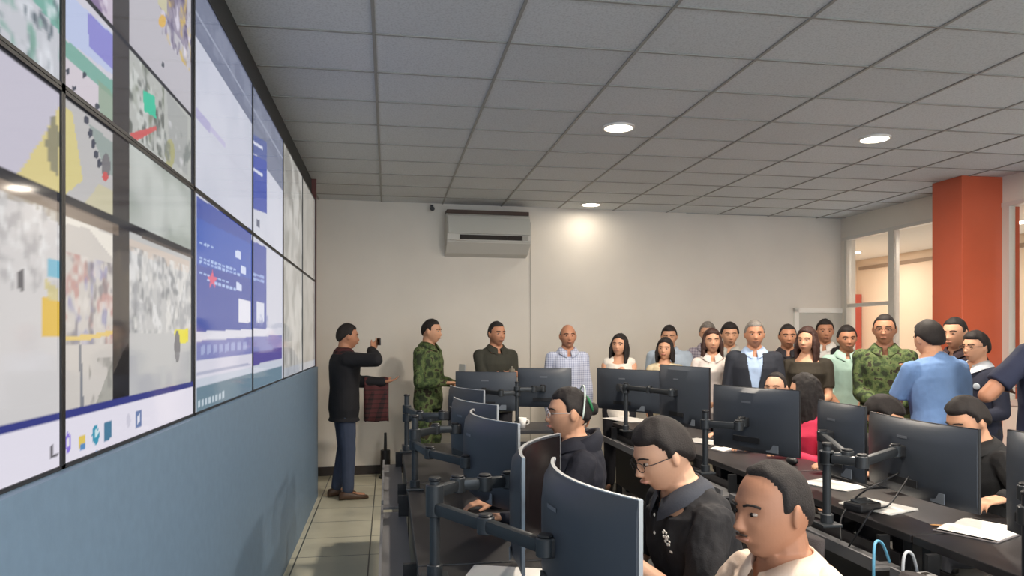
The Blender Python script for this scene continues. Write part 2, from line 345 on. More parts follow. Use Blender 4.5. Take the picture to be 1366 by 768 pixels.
def paint_wall(Y, Z):
    p = Paint(Y, Z); blk = (44, 44, 50)
    # --- left mosaic of street feeds
    p.rect(0, 2.86, Z0, 3.1, (196, 194, 204))
    p.clut(0, 2.86, Z0, 3.1, [(180, 180, 190), (210, 208, 214)], 5, .5, 3, .6)
    # A top feed
    p.rect(0, 1.75, ZM, ZL2+.3, (196, 198, 205)); p.px([(-60, -160), (82, -60), (82, 48), (40, -5), (-60, -60)], (120, 172, 160))
    p.clut(0, 1.75, ZM, 2.7, [(70, 84, 92), (225, 228, 235), (120, 165, 150)], 26, .62, 5, .8)
    # A middle
    p.rect(0, 1.75, ZL1, ZM, (196, 192, 206)); p.px([(80, 140), (52, 190), (20, 238), (82, 275)], (214, 200, 140))
    p.px([(70, 150), (60, 190), (66, 225), (76, 235), (80, 180)], (128, 126, 110), .8)
    # A lower big feed
    p.rect(0, 1.75, ZTASK, ZL1, (206, 203, 203)); p.px([(-40, 200), (82, 285), (80, 300), (40, 272), (-40, 258)], (160, 150, 135), .8)
    p.clut(1.1, 1.75, 1.64, ZL1-.03, [(170, 168, 170), (226, 226, 226)], 30, .6, 8, .8)
    p.px([(56, 395), (80, 402), (80, 448), (57, 447)], (222, 184, 76)); p.px([(62, 345), (79, 348), (79, 372), (63, 370)], (120, 182, 205))
    p.dot(28, 373, 5, 16, (92, 92, 98)); p.px([(60, 372), (78, 385), (78, 402), (62, 398)], (205, 190, 120), .7)
    # B feeds
    p.rect(1.75, 2.12, ZL2, 3.1, (196, 184, 200)); p.clut(1.75, 2.12, ZL2, 2.9, [(120, 100, 140), (225, 220, 232)], 22, .6, 9)
    p.rect(1.75, 2.12, ZM, ZL2, (205, 202, 212)); p.px([(84, -15), (150, 45), (150, 100), (84, 50)], (186, 196, 226))
    p.px([(116, 15), (150, 48), (150, 92), (118, 62)], (140, 138, 205)); p.px([(84, 50), (150, 108), (150, 130), (84, 72)], (126, 172, 160))
    p.px([(84, 72), (150, 130), (150, 170), (84, 120)], (208, 200, 208)); p.px([(130, 105), (150, 125), (150, 165), (132, 150)], (140, 162, 140), .8)
    for u, v in ((98, 118), (96, 126), (129, 142), (112, 100), (90, 95)): p.dot(u, v, 3, 4, (70, 75, 88))
    p.rect(1.75, 2.12, ZL1, ZM, (188, 186, 186)); p.px([(84, 140), (96, 150), (110, 240), (84, 262)], (212, 200, 140)); p.px([(118, 165), (150, 190), (150, 235), (140, 228)], (150, 162, 158))
    for u, v in ((115, 160), (120, 178), (124, 192), (128, 206), (132, 218)): p.dot(u, v, 3.2, 6, (72, 76, 90))
    p.dot(141, 222, 6, 18, (120, 118, 122)); p.dot(140, 236, 4, 7, (200, 90, 90)); p.px([(112, 272), (150, 291), (150, 255), (132, 245)], (205, 196, 150), .6)
    p.rect(1.75, 2.12, ZTASK, ZL1, (204, 198, 192)); p.px([(84, 284), (150, 315), (150, 345), (118, 305), (84, 298)], (232, 226, 216))
    p.clut(1.75, 2.12, 1.53, 1.74, [(186, 130, 124), (140, 140, 180), (222, 216, 210), (120, 116, 122)], 24, .6, 21, .65)
    p.px([(84, 448), (120, 446), (150, 440), (150, 446), (118, 453), (84, 454)], (224, 196, 120)); p.px([(104, 458), (108, 458), (112, 562), (108, 562)], (130, 132, 138))
    p.px([(122, 552), (150, 480), (150, 545)], (168, 166, 158)); p.clut(1.9, 2.12, ZTASK, 1.5, [(140, 138, 132)], 30, .6, 24, .6)
    # dark band between the feeds
    p.rect(2.055, 2.18, ZTASK, 3.1, (66, 62, 62)); p.clut(2.06, 2.18, ZTASK, 1.8, [(96, 88, 76), (70, 64, 60)], 12, .5, 2, .8)
    p.px([(150, 545), (172, 535), (172, 455), (163, 470), (150, 500)], (26, 24, 28))
    # C feeds
    p.rect(2.18, 2.86, ZL2, 3.1, (186, 183, 190)); p.px([(208, -60), (250, -30), (250, 70), (228, 35), (212, 10)], (150, 142, 160)); p.clut(2.45, 2.86, 2.5, 3.0, [(92, 82, 112), (220, 214, 226), (206, 176, 96)], 20, .6, 33)
    p.dot(216, 28, 5, 9, (216, 176, 92)); p.px([(212, -30), (222, 0), (222, 20), (210, 5)], (196, 190, 160)); p.dot(217, 86, 2, 4, (80, 84, 92))
    p.rect(2.18, 2.86, ZM, ZL2, (178, 180, 176)); p.clut(2.18, 2.5, ZM+.02, ZL2, [(120, 126, 112), (205, 208, 205), (88, 92, 88)], 22, .55, 41)
    p.px([(190, 120), (206, 128), (208, 158), (192, 148)], (64, 190, 156)); p.px([(173, 178), (208, 168), (208, 174), (173, 192)], (200, 96, 96)); p.px([(222, 120), (250, 158), (250, 235), (226, 210)], (158, 160, 160), .7)
    p.dot(226, 205, 7, 20, (168, 166, 122)); p.clut(2.5, 2.86, ZM+.02, 2.25, [(120, 126, 124), (205, 205, 208)], 20, .62, 44)
    p.rect(2.18, 2.86, ZL1, ZM, (176, 180, 176)); p.clut(2.18, 2.86, ZL1, ZM, [(150, 158, 150), (200, 204, 200)], 5, .5, 50, .7)
    p.rect(2.18, 2.86, ZTASK, ZL1, (188, 188, 188)); p.px([(172, 318), (252, 348), (252, 365), (172, 335)], (205, 192, 182))
    p.clut(2.18, 2.86, 1.56, 1.8, [(226, 226, 226), (120, 124, 128), (156, 158, 162), (222, 220, 216)], 22, .57, 60, .7)
    p.px([(232, 440), (251, 438), (251, 456), (233, 460)], (226, 216, 60)); p.dot(236, 462, 4, 22, (110, 110, 116)); p.clut(2.18, 2.86, ZTASK, 1.5, [(172, 172, 178)], 8, .5, 66, .6)
    # mosaic grid lines
    for z, w in ((ZL2, .012), (ZL1, .026)): p.rect(0, 2.86, z-w/2, z+w/2, blk)
    p.rect(2.822, 2.86, ZTASK, 3.1, (52, 52, 58)); p.rect(0, 2.06, ZM-.014, ZM+.012, blk)
    p.rect(2.28, 2.86, 1.832, 1.842, (92, 84, 80)); p.rect(0, 2.1, 1.815, 1.842, (128, 112, 98), .8)
    # task bar
    p.rect(0, 2.86, Z0, ZTASK, (226, 222, 234)); p.rect(0, 2.86, ZTASK-.004, ZTASK+.014, (52, 58, 130))
    def ico(u, v, ru, rv, c, k=1): p.dot(u, v, ru, rv, c, k)
    p.px([(68, 592), (71, 590), (72, 606), (77, 604), (77, 609), (68, 612)], (70, 66, 70))
    ico(90, 590, 4, 14, (140, 120, 215)); ico(90, 590, 2, 8, (226, 222, 234)); p.px([(105, 582), (114, 578), (114, 594), (105, 598)], (222, 196, 96)); p.px([(106, 594), (113, 591), (113, 598), (106, 601)], (90, 140, 190))
    ico(127, 580, 5, 13, (60, 150, 178)); ico(128, 577, 2.5, 5, (200, 226, 232)); p.px([(139, 564), (148, 560), (148, 584), (139, 588)], (74, 122, 152)); p.px([(126, 601), (130, 599), (130, 602), (126, 604)], (90, 140, 190))
    ico(171, 560, 3, 10, (205, 202, 216)); p.px([(181, 549), (188, 546), (188, 568), (181, 572)], (110, 128, 170)); p.px([(183, 554), (186, 552), (186, 563), (183, 565)], (225, 225, 238))
    # --- middle block: big web page and blue application
    y0, y1 = 2.86, 5.20
    p.rect(y0, y1, Z0, 3.1, (198, 200, 214)); p.clut(y0, y1, ZM, 3.1, [(190, 194, 208), (206, 208, 220)], 3, .5, 70, .6)
    p.rect(y0, y1, 2.66, 3.1, (112, 118, 140)); p.rect(y0, y1, 2.745, 2.755, (150, 156, 176)); p.clut(y0, 5.2, 2.70, 2.85, [(140, 146, 166)], 9, .55, 71, .5)
    p.rect(4.05, y1, 2.53, 2.67, (120, 126, 148)); p.rect(3.0, 3.4, 2.372, 2.395, (190, 186, 214)); 
    p.rect(2.90, 3.12, 2.36, 2.40, (176, 172, 206)); p.px([(336, 205), (356, 215), (356, 285), (336, 278)], (66, 84, 168)); p.px([(336, 178), (356, 190), (356, 214), (336, 204)], (84, 98, 156))
    for v in (188, 224): p.px([(338, v), (350, v+8), (350, v+12), (338, v+4)], (210, 214, 232))
    p.px([(342, 292), (346, 294), (346, 304), (342, 302)], (90, 96, 120))
    p.px([(262, 262), (335, 306), (335, 320), (355, 330), (355, 440), (262, 442)], (74, 90, 164)); p.px([(262, 290), (335, 325), (335, 372), (262, 352)], (74, 104, 186), .8)
    for v, a, b in ((322, 266, 284), (342, 266, 312), (347, 266, 318), (362, 266, 302), (372, 276, 312)):
        for u in np.arange(a, b, 5.): p.px([(u, v+(u-a)*.34), (u+3.6, v+(u-a)*.34+1.2), (u+3.6, v+(u-a)*.34+4), (u, v+(u-a)*.34+3)], (170, 192, 232))
    p.px([(276, 368), (281, 368), (283, 360), (285, 369), (290, 370), (286, 376), (287, 384), (283, 378), (279, 384), (280, 375)], (216, 96, 128))
    for u, v in ((314, 337), (321, 358), (315, 380)): p.px([(u, v-4), (u+7, v-1), (u+7, v+9), (u, v+6)], (205, 214, 240))
    p.px([(318, 398), (334, 402), (334, 430), (318, 430)], (222, 222, 234)); p.px([(342, 402), (352, 405), (352, 430), (342, 430)], (210, 214, 230)); p.clut(3.9, 4.6, 1.60, 1.68, [(120, 130, 180)], 24, .6, 77, .6)
    for v in (366, 372): p.px([(338, v-2), (352, v+2), (352, v+5), (338, v+1)], (150, 170, 220))
    p.px([(262, 442), (376, 437), (376, 446), (262, 453)], (214, 214, 226)); p.px([(262, 455), (376, 446), (376, 478), (262, 492)], (128, 132, 186))
    for u in np.arange(268, 330, 8.): p.px([(u, 462-(u-262)*.1), (u+5, 461-(u-262)*.1), (u+5, 472-(u-262)*.12), (u, 474-(u-262)*.12)], (160, 168, 210))
    p.px([(262, 480), (340, 471), (340, 490), (262, 512)], (214, 212, 226)); p.px([(262, 496), (334, 484), (334, 487), (262, 500)], (176, 178, 200)); p.px([(337, 470), (376, 463), (376, 478), (337, 487)], (92, 84, 152))
    p.px([(262, 505), (335, 489), (376, 480), (376, 492), (340, 506), (262, 524)], (196, 202, 216)); p.px([(262, 518), (376, 487), (376, 530), (262, 570)], (108, 132, 148))
    for i, u in enumerate(np.arange(264, 300, 4.6)): p.px([(u, 534-(u-264)*.36), (u+3, 533-(u-264)*.36), (u+3, 542-(u-264)*.36), (u, 543-(u-264)*.36)], (196, 208, 218), .9)
    # --- far block: grey camera scenes
    p.rect(5.2, 8, Z0, 3.1, (158, 156, 152)); p.clut(5.2, 8, Z0, 3.1, [(190, 188, 184), (118, 116, 112), (146, 146, 142), (196, 194, 190)], 5, .52, 90, .65)
    p.rect(6.35, 8, Z0, 3.1, (128, 124, 116), .45); p.rect(5.2, 8, Z0, 1.33, (170, 176, 188), .7)
    return p.C
def screen_mat():
    m = bpy.data.materials.new('lit_display_picture'); m.use_nodes = True; nt = m.node_tree; b = nt.nodes['Principled BSDF']
    a = nt.nodes.new('ShaderNodeAttribute'); a.attribute_name = 'picture'; a.attribute_type = 'GEOMETRY'
    b.inputs['Base Color'].default_value = (.012, .012, .014, 1); b.inputs['Roughness'].default_value = .07; b.inputs['Specular IOR Level'].default_value = .5
    nt.links.new(a.outputs['Color'], b.inputs['Emission Color']); b.inputs['Emission Strength'].default_value = .60
    return m
M_pic = screen_mat()
PANEL_LABELS = {
 (0, 0): 'nearest lower display panel cut off by left frame edge, yellow crate in its feed',
 (0, 1): 'nearest display panel of the upper row, cut off by left frame edge, green street feed',
 (1, 0): 'lower display panel with fisheye shop feeds and white taskbar with app icons',
 (1, 1): 'upper display panel with teal tarp, red stripe and parked cars in street feeds',
 (2, 0): 'lower display panel showing the blue application window with a red star mark',
 (2, 1): 'upper display panel showing a mostly blank white page under a grey browser band',
 (3, 0): 'lower display panel with end of blue application and purple strip, third from far end',
 (3, 1): 'upper display panel showing a narrow dark blue sidebar on white page',
 (4, 0): 'lower display panel with grey blurry camera scene, second from far end',
 (4, 1): 'upper display panel with grey blurry camera scene, second from far end',
 (5, 0): 'lower display panel at the far end of video wall beside photographer',
 (5, 1): 'upper display panel at the far end of video wall near cream back wall'}
for ci in range(6):
    for ri, (za, zb) in enumerate(((Z0, ZM), (ZM, ZT))):
        ya, yb = YC[ci], YC[ci+1]
        root = empty('display_panel', (XS, (ya+yb)/2, za)); tag(root, PANEL_LABELS[(ci, ri)], 'video wall display', 'display panels of the video wall')
        oy = (ya+yb)/2; W = yb-ya; H = zb-za; bz = .008 if ci != 1 else .009; t = .008
        hous = Soup(); hous.box((-.045, 0, H/2), (.08, W-.004, H-.004)); obj('housing', hous, M_black, root)
        fr = Soup(); fr.box((-.0, -W/2+bz/2+.001, H/2), (.012, bz, H-.002)); fr.box((0, W/2-bz/2-.001, H/2), (.012, bz, H-.002))
        fr.box((0, 0, bz/2+.001), (.012, W-.002, bz)); fr.box((0, 0, H-bz/2-.001), (.012, W-.002, bz)); obj('bezel', fr, M_black, root)
        ny = {0: 90, 1: 150, 2: 110, 3: 70, 4: 40, 5: 30}[ci]; nz = {0: 150, 1: 170, 2: 130, 3: 100, 4: 70, 5: 60}[ci]
        yy = np.linspace(-W/2+bz, W/2-bz, ny); zz = np.linspace(bz, H-bz, nz)
        Y, Z = np.meshgrid(yy, zz, indexing='ij'); colr = paint_wall(Y+oy, Z+za)
        lin = np.where(colr <= .04045, colr/12.92, ((colr+.055)/1.055)**2.4)
        V = np.stack([np.full(Y.shape, .001), Y, Z], -1).reshape(-1, 3)
        idx = np.arange(ny*nz).reshape(ny, nz)
        F = np.stack([idx[:-1, :-1], idx[1:, :-1], idx[1:, 1:], idx[:-1, 1:]], -1).reshape(-1, 4)
        me = bpy.data.meshes.new('screen'); me.from_pydata(V.tolist(), [], F.tolist())
        at_ = me.color_attributes.new('picture', 'FLOAT_COLOR', 'POINT')
        at_.data.foreach_set('color', np.concatenate([lin.reshape(-1, 3), np.ones((ny*nz, 1))], 1).ravel())
        obj('screen', me, M_pic, root)

# ================================================================== CEILING LAMPS
M_lamp = mat('lamp_diffuser_glow', (1, .95, .85), .5, emit=(1, .9, .74), estr=9)
M_lampring = mat('lamp_white_ring', C8(235, 232, 225), .4)
def lamp_root(x, y, z, r, label, group=None):
    root = empty('ceiling_lamp', (x, y, z)); tag(root, label, 'ceiling lamp', group)
    s = Soup(); n = 40; th = np.arange(n)*2*PI/n; ring = lambda rr, zz: np.stack([np.cos(th)*rr, np.sin(th)*rr, np.full(n, zz)], 1)
    s.rings([ring(r+.018, -.0), ring(r+.016, -.012), ring(r+.004, -.016), ring(r-.001, -.012), ring(r-.001, -.002)], cap=False)
    angle_smooth(obj('trim_ring', s, M_lampring, root))
    s = Soup(); s.rings([ring(r, -.0042), ring(r, -.009), ring(r*.8, -.012), ring(r*.3, -.0135)]); obj('diffuser', s, M_lamp, root)
    return root
def lamp_light(x, y, z, power, r=.1, col=WARM):
    l = bpy.data.lights.new('lamp_light', 'AREA'); l.shape = 'DISK'; l.size = r*2; l.energy = power; l.color = col
    o = bpy.data.objects.new('lamp_light', l); COL.objects.link(o); o.location = (x, y, z); return o
LL = ['round recessed ceiling lamp glowing, nearest left one above middle of room', 'round recessed ceiling lamp glowing, rightmost in the ceiling towards orange column', 'round recessed ceiling lamp glowing close to back wall beside air conditioner']
for (x, y), lb in zip(LAMPS, LL):
    lamp_root(x, y, CEIL, .10, lb, 'round recessed ceiling lamps')
    l = lamp_light(x, y, CEIL-.02, LAMP_POWER if y < 8 else LAMP_POWER*.05)
for (x, y), bl in zip(LAMPS_BEHIND, ('just behind camera, on the side of video wall', 'just behind camera, on the side of windows', 'at rear of room, on the side of video wall', 'at rear of room, on the side of windows')):
    lamp_root(x, y, CEIL, .10, 'round recessed ceiling lamp '+bl, 'round recessed ceiling lamps'); lamp_light(x, y, CEIL-.02, LAMP_POWER)
lamp_root(6.75, 9.92, 2.80, .09, 'small round ceiling lamp of the next room seen through window', 'corridor lamps')
lamp_light(6.75, 9.92, 2.78, 15); lamp_light(6.75, 7.0, 2.78, 17); lamp_root(6.75, 7.0, 2.80, .09, 'round ceiling lamp of next room hidden behind orange column', 'corridor lamps')

# ================================================================== AIR CONDITIONER, SMALL WALL THINGS
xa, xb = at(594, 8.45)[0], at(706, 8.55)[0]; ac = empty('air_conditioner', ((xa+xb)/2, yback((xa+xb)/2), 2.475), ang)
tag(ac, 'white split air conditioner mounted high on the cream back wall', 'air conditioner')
W = (xb-xa); n = 2
prof = [(0, .0), (-.10, .03), (-.235, .14), (-.245, .17), (-.245, .27), (-.225, .34), (-.20, .445), (-.17, .47), (0, .47)]
s = Soup(); s.rings([np.array([[x, p[0], p[1]] for p in prof]) for x in (-W/2, -W/2+.01, W/2-.01, W/2)]); obj('casing', s, M_ac, ac)
s = Soup(); s.box((-.07, -.25, .20), (W*.56, .012, .05)); s.box((W*.30, -.25, .20), (W*.18, .012, .05)); obj('air_outlet', s, M_dark, ac)
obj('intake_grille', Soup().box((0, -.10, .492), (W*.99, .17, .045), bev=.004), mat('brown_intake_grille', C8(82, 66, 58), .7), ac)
obj('louver', Soup().box((0, -.258, .165), (W*.94, .02, .012), bev=.004), M_ac, ac)
obj('front_panel', Soup().box((0, -.247, .33), (W*.985, .022, .19), R=Rx(-.12), bev=.006), mat('ac_front_panel', C8(190, 190, 182), .4), ac)
obj('display_window', Soup().box((W*.43, -.256, .20), (W*.07, .01, .05), bev=.003), mat('ac_display_grey', C8(160, 158, 150), .4), ac)
xc = at(577, 8.4)[0]; c = empty('wall_camera', (xc, yback(xc), 3.02)); tag(c, 'tiny black security camera high on back wall left of air conditioner', 'security camera')
s = Soup().cyl((0, -.03, 0), (0, -.11, -.02), .025); obj('camera_body', s, M_black, c); obj('bracket', Soup().box((0, -.02, .02), (.03, .05, .03)), M_black, c)
x, y = at(514, 8.15); b = empty('black_canister', (x, y, 0)); tag(b, 'slim black canister with thin neck standing at foot of back wall', 'canister')
obj('canister_body', Soup().cyl((0, 0, 0), (0, 0, .31), .055, .052), M_black, b); obj('neck', Soup().cyl((0, 0, .31), (0, 0, .50), .018, .014), M_black, b); obj('foot_plate', Soup().cyl((0, 0, 0), (0, 0, .02), .075), M_black, b)

# ================================================================== DESKS
def desk(x0, x1, y0, y1, label, group, tray_side=-1):
    cx, cyy = (x0+x1)/2, (y0+y1)/2; W, D = x1-x0, y1-y0
    r = empty('workstation_desk', (cx, cyy, 0)); tag(r, label, 'desk', group)
    obj('desktop', Soup().box((0, 0, .733), (W-.004, D-.004, .034), bev=.004), M_desk, r)
    for sx in (-1, 1):
        for sy in (-1, 1):
            obj('leg', Soup().box((sx*(W/2-.05), sy*(D/2-.05), .364), (.05, .05, .705), bev=.005), M_deskleg, r)
    if D > W:
        obj('modesty_panel', Soup().box((tray_side*(W/2-.02), 0, .42), (.018, D-.16, .46)), M_desk, r)
        obj('cable_tray', Soup().box((tray_side*(W/2+.07), 0, .60), (.13, D-.10, .012)).box((tray_side*(W/2+.13), 0, .62), (.012, D-.1, .05)), M_tray, r)
        for sy in (-1, 1): obj('tray_bracket', Soup().box((tray_side*(W/2+.02), sy*D*.4, .66), (.05, .02, .11)), M_deskleg, r)
    else:
        obj('modesty_panel', Soup().box((0, -(D/2-.02), .42), (W-.16, .018, .46)), M_desk, r)
    return r
G1, G2 = 'desks of the row by the video wall', 'desks of the second row'
for i, (a, b) in enumerate(((1.10, 2.60), (2.61, 4.10), (4.11, 5.60))):
    desk(.10, .80, a, b, ['black desk nearest camera in the row beside video wall, under largest curved monitor', 'black desk in the middle of row beside video wall, in front of woman operator', 'black desk at far end of row beside video wall'][i], G1)
for i, (a, b) in enumerate(((1.30, 2.68), (2.69, 4.07), (4.08, 5.46), (5.47, 6.72))):
    desk(2.08, 2.70, a, b, ['black desk with open notebooks at right, nearest of the second row', 'black desk under the large right-hand monitor with white sheet, second row', 'black desk of second row behind man with glasses', 'black desk at far end of second row near standing women'][i], G2)
desk(.62, 1.74, 6.25, 6.85, 'black desk crossing the far end of the room before the standing men', 'far desk')

# ================================================================== MONITORS
M_sticker = mat('grey_label_sticker', C8(112, 120, 130), .5)
M_logo = mat('grey_logo_print', C8(105, 110, 118), .4)
def monitor(L, R_, ztop, h, label, group, front=False, Rc=1.1, rim=False, sag=0):
    """L, R_: (x, y) of the left and right ends seen from the camera; the shell's back faces the camera unless front"""
    L = np.array(L); R_ = np.array(R_); c = (L+R_)/2; w = np.linalg.norm(R_-L); a = math.atan2(*(R_-L)[::-1])
    if front: a += PI; 
    # local x along width, back faces local -y, screen faces +y (curving towards +y at the ends)
    r = empty('curved_monitor', (c[0], c[1], ztop-h/2)); r.rotation_euler = (0, 0, a if not front else a); tag(r, label, 'monitor', group)
    n = 17; X = np.linspace(-w/2, w/2, n); Yc = Rc-np.sqrt(Rc*Rc-X*X); Yc = Yc-Yc.max()/2
    bt = .032*(1-np.abs(X/(w/2))**3)+.006
    s = Soup(); R = []
    for i in range(n):
        x, y, t = X[i], Yc[i], bt[i]; e = .006
        R.append(np.array([[x, y, -h/2], [x, y-.008, -h/2], [x, y-.008-t*.75, -h/2+.03], [x, y-.008-t, -h/4], [x, y-.008-t, h/4], [x, y-.008-t*.75, h/2-.03], [x, y-.008, h/2], [x, y, h/2]]))
    s.rings(R); angle_smooth(obj('housing', s, M_mon, r), 35)
    s = Soup(); R = [np.array([[X[i]*.985, Yc[i]+.0015, -h/2+.014], [X[i]*.985, Yc[i]-.001, -h/2+.014], [X[i]*.985, Yc[i]-.001, h/2-.008], [X[i]*.985, Yc[i]+.0015, h/2-.008]]) for i in range(n)]
    s.rings(R); angle_smooth(obj('screen', s, M_scr, r), 35)
    s = Soup(); R = [np.array([[X[i], Yc[i]-.009, h/2-.001], [X[i], Yc[i]+.002, h/2-.001], [X[i], Yc[i]+.002, h/2+.002], [X[i], Yc[i]-.009, h/2+.002]]) for i in range(n)]
    s.rings(R)
    for k in (0, -1): s.box((X[k]*1.002, Yc[k]-.003, 0), (.004, .011, h))
    obj('frame_rim', s, M_rim if rim else M_black, r)
    yb_ = Yc[n//2]-.008-bt[n//2]
    obj('port_recess', Soup().box((0, yb_+.002, -h*.30), (.20, .008, .035), bev=.003), M_black, r)
    obj('label_sticker', Soup().box((w*.27, Yc[int(n*.77)]-.008-bt[int(n*.77)]+.0015, -h*.40), (.085, .003, .045)), M_sticker, r)
    obj('maker_mark', Soup().box((0, yb_-.0004, h*.28), (.07, .0015, .011)), M_logo, r)
    return r
PI_ = PI
G = 'curved monitors of the row by the video wall'
MONS = []
MONS.append(monitor((.485, 2.28), (.548, 1.65), 1.17, .37, 'largest nearest curved monitor, blue-grey back, in front of man with glasses', G, rim=True, Rc=.75))
MONS.append(monitor((.395, 2.30), (.64, 2.86), 1.17, .37, 'curved monitor angled inward, dark screen side showing, bright curved top rim', G, front=True, rim=True, Rc=.8))
MONS.append(monitor((.385, 3.68), (.50, 3.02), 1.19, .37, 'blue-grey curved monitor back left of the woman operator', G, rim=True, Rc=.75))
MONS.append(monitor((.37, 4.42), (.55, 3.86), 1.19, .36, 'curved monitor just behind the blue-grey one left of woman operator', G, Rc=.9, rim=True))
MONS.append(monitor((.44, 5.50), (.62, 4.95), 1.19, .36, 'farthest small monitor with pale top edge in the row by video wall', G, Rc=.9, rim=True))
G = 'monitors of the second row'
MONS.append(monitor(at(796, 6.9), at(879, 6.35), 1.26, .37, 'dark monitor in front of woman with clasped hands and white top', G, Rc=2))
MONS.append(monitor(at(880, 6.05), at(945, 5.40), 1.325, .46, 'tall dark monitor below the two women in pale blouses', G, Rc=2))
MONS.append(monitor(at(951, 4.75), at(1065, 4.2), 1.245, .385, 'dark monitor hiding seated face, in front of man in suit', G, Rc=1.6))
MONS.append(monitor(at(1092, 3.95), at(1154, 3.55), 1.215, .37, 'dark monitor beside pink-dressed operator, partly behind arm pole', G, Rc=1.6))
MONS.append(monitor(at(1157, 3.72), at(1301, 3.0), 1.175, .345, 'largest dark monitor of second row with maker mark, below man in light blue shirt', G, Rc=1.6))
MONS.append(monitor(at(1345, 2.72), at(1470, 2.35), 1.21, .37, 'dark monitor cut off by the right frame edge', G, Rc=1.6))
G = 'monitors of the far desk'
MONS.append(monitor(at(608, 6.95), at(689, 6.85), 1.225, .36, 'dark monitor in front of man in dark olive polo', G, Rc=3))
MONS.append(monitor(at(691, 6.9), at(762, 6.8), 1.262, .36, 'dark monitor in front of man in checked light blue shirt', G, Rc=3))

# ================================================================== MONITOR ARMS
def mon_arm(px_, py_, arms, label, group, zt=1.06, base=.75):
    r = empty('monitor_arm_stand', (px_, py_, base)); tag(r, label, 'monitor arm', group); o3 = np.array([px_, py_, base])
    obj('desk_clamp', Soup().box((0, 0, .006), (.09, .09, .012), bev=.003).cyl((0, 0, .01), (0, 0, .05), .026), M_arm, r)
    angle_smooth(obj('pole', Soup().cyl((0, 0, .01), (0, 0, zt-base), .0175), M_arm, r))
    obj('pole_cap', Soup().cyl((0, 0, zt-base-.002), (0, 0, zt-base+.012), .0205), M_black, r)
    for k, P in enumerate(arms):
        P = [np.array(q, float)-o3 for q in P]; nrm = P.pop() + o3      # last = mounting direction
        nrm = nrm/np.linalg.norm(nrm)
        s = Soup(); s.cyl(np.array([0, 0, P[0][2]-.028]), np.array([0, 0, P[0][2]+.028]), .030); col = obj('collar', s, M_arm, r); angle_smooth(col)
        Q = [np.array([0, 0, P[0][2]])]+P[1:]
        for i in range(len(Q)-1):
            a, b = Q[i], Q[i+1]; d = b-a; L = np.linalg.norm(d); ang_ = math.atan2(d[1], d[0]); mid = (a+b)/2
            s = Soup(); s.box(mid, (L, .034, .040), R=Rz(ang_)@Ry(-math.asin(d[2]/L)), bev=.012)
            s.cyl(b-np.array([0, 0, .026]), b+np.array([0, 0, .026]), .027)
            bm_ = obj('arm_beam', s, M_arm, r); angle_smooth(bm_)
            s = Soup(); s.cyl(b+np.array([0, 0, .026]), b+np.array([0, 0, .034]), .022); obj('joint_cap', s, M_black, bm_)
        e = Q[-1]; f = e+nrm*.055
        an = math.atan2(nrm[1], nrm[0]); Rm = Rz(an)
        s = Soup(); s.box(e+nrm*.028, (.05, .05, .055), R=Rm, bev=.008); s.box(f, (.012, .11, .11), R=Rm, bev=.003); s.cyl(f-nrm*.03, f-nrm*.0, .02)
        mh = obj('mount_head', s, M_black, r); obj('screw', Soup().cyl(f-nrm*.036, f-nrm*.028, .007), mat('bright_screw_metal', C8(190, 190, 190), .3, metal=.8), mh)
def back_of(mon, off=.098):     # a point behind the monitor's mount and the direction towards it
    a = mon.rotation_euler.z; c = np.array(mon.location); b = np.array([math.sin(a), -math.cos(a), 0])
    p = c+b*(off+.0); return p, -b
def arm_for(mon, pole, elbow, z=None):
    p, nn = back_of(mon); zz = p[2] if z is None else z
    p[2] = zz
    return [(pole[0], pole[1], zz), (elbow[0], elbow[1], zz), tuple(p), tuple(nn)]
GA = 'monitor arm stands clamped on the desks'
A = (.153, 2.46)
mon_arm(A[0], A[1], [arm_for(MONS[0], A, (.29, 2.21), .985), [(A[0], A[1], 1.035), (.24, 2.58, 1.035), (.335, 2.585, 1.035), tuple(back_of(MONS[1], .10)[0]*np.array([1, 1, 0])+np.array([0, 0, 1.035])), tuple(back_of(MONS[1])[1])]], 'nearest monitor arm stand, holding the largest curved monitor', GA, zt=1.075)
A = (.14, 3.92)
mon_arm(A[0], A[1], [arm_for(MONS[2], A, (.20, 3.62), .985), arm_for(MONS[3], A, (.26, 4.10), 1.04)], 'monitor arm stand beside blue-grey monitor, second from camera by video wall', GA, zt=1.13)
A = (.13, 5.2)
mon_arm(A[0], A[1], [arm_for(MONS[4], A, (.28, 5.12), .99), [(A[0], A[1], 1.05), (.20, 4.75, 1.05), (.34, 4.72, 1.05), (1, 0, 0)]], 'far monitor arm stand in front of soldier, by the video wall', GA, zt=1.14)
A = at(835, 6.3)
mon_arm(A[0], A[1], [arm_for(MONS[5], A, ((A[0]+MONS[5].location[0])/2-.05, (A[1]+MONS[5].location[1])/2), 1.10), arm_for(MONS[6], A, (A[0]+.10, A[1]-.30), 1.12)], 'monitor arm stand before the dark monitor of woman in white top', GA, zt=1.15)
A = at(941, 4.35)
mon_arm(A[0], A[1], [arm_for(MONS[7], A, at(985, 4.25), 1.04)], 'monitor arm stand with tall bare pole behind man with glasses', GA, zt=1.11)
A = at(1103, 3.15)
mon_arm(A[0], A[1], [[(A[0], A[1], 1.04), (*at(1130, 3.12), 1.045), (*back_of(MONS[8])[0][:2], 1.05), tuple(back_of(MONS[8])[1])], arm_for(MONS[9], A, at(1150, 3.05), 1.035)], 'monitor arm stand with pole right of foreground man, holding two screens', GA, zt=1.09)
A = at(1372, 2.2)
mon_arm(A[0], A[1], [arm_for(MONS[10], A, at(1400, 2.25), 1.02)], 'monitor arm stand at the right frame edge', GA, zt=1.08)
A = (at(690, 6.62)[0], at(690, 6.62)[1])
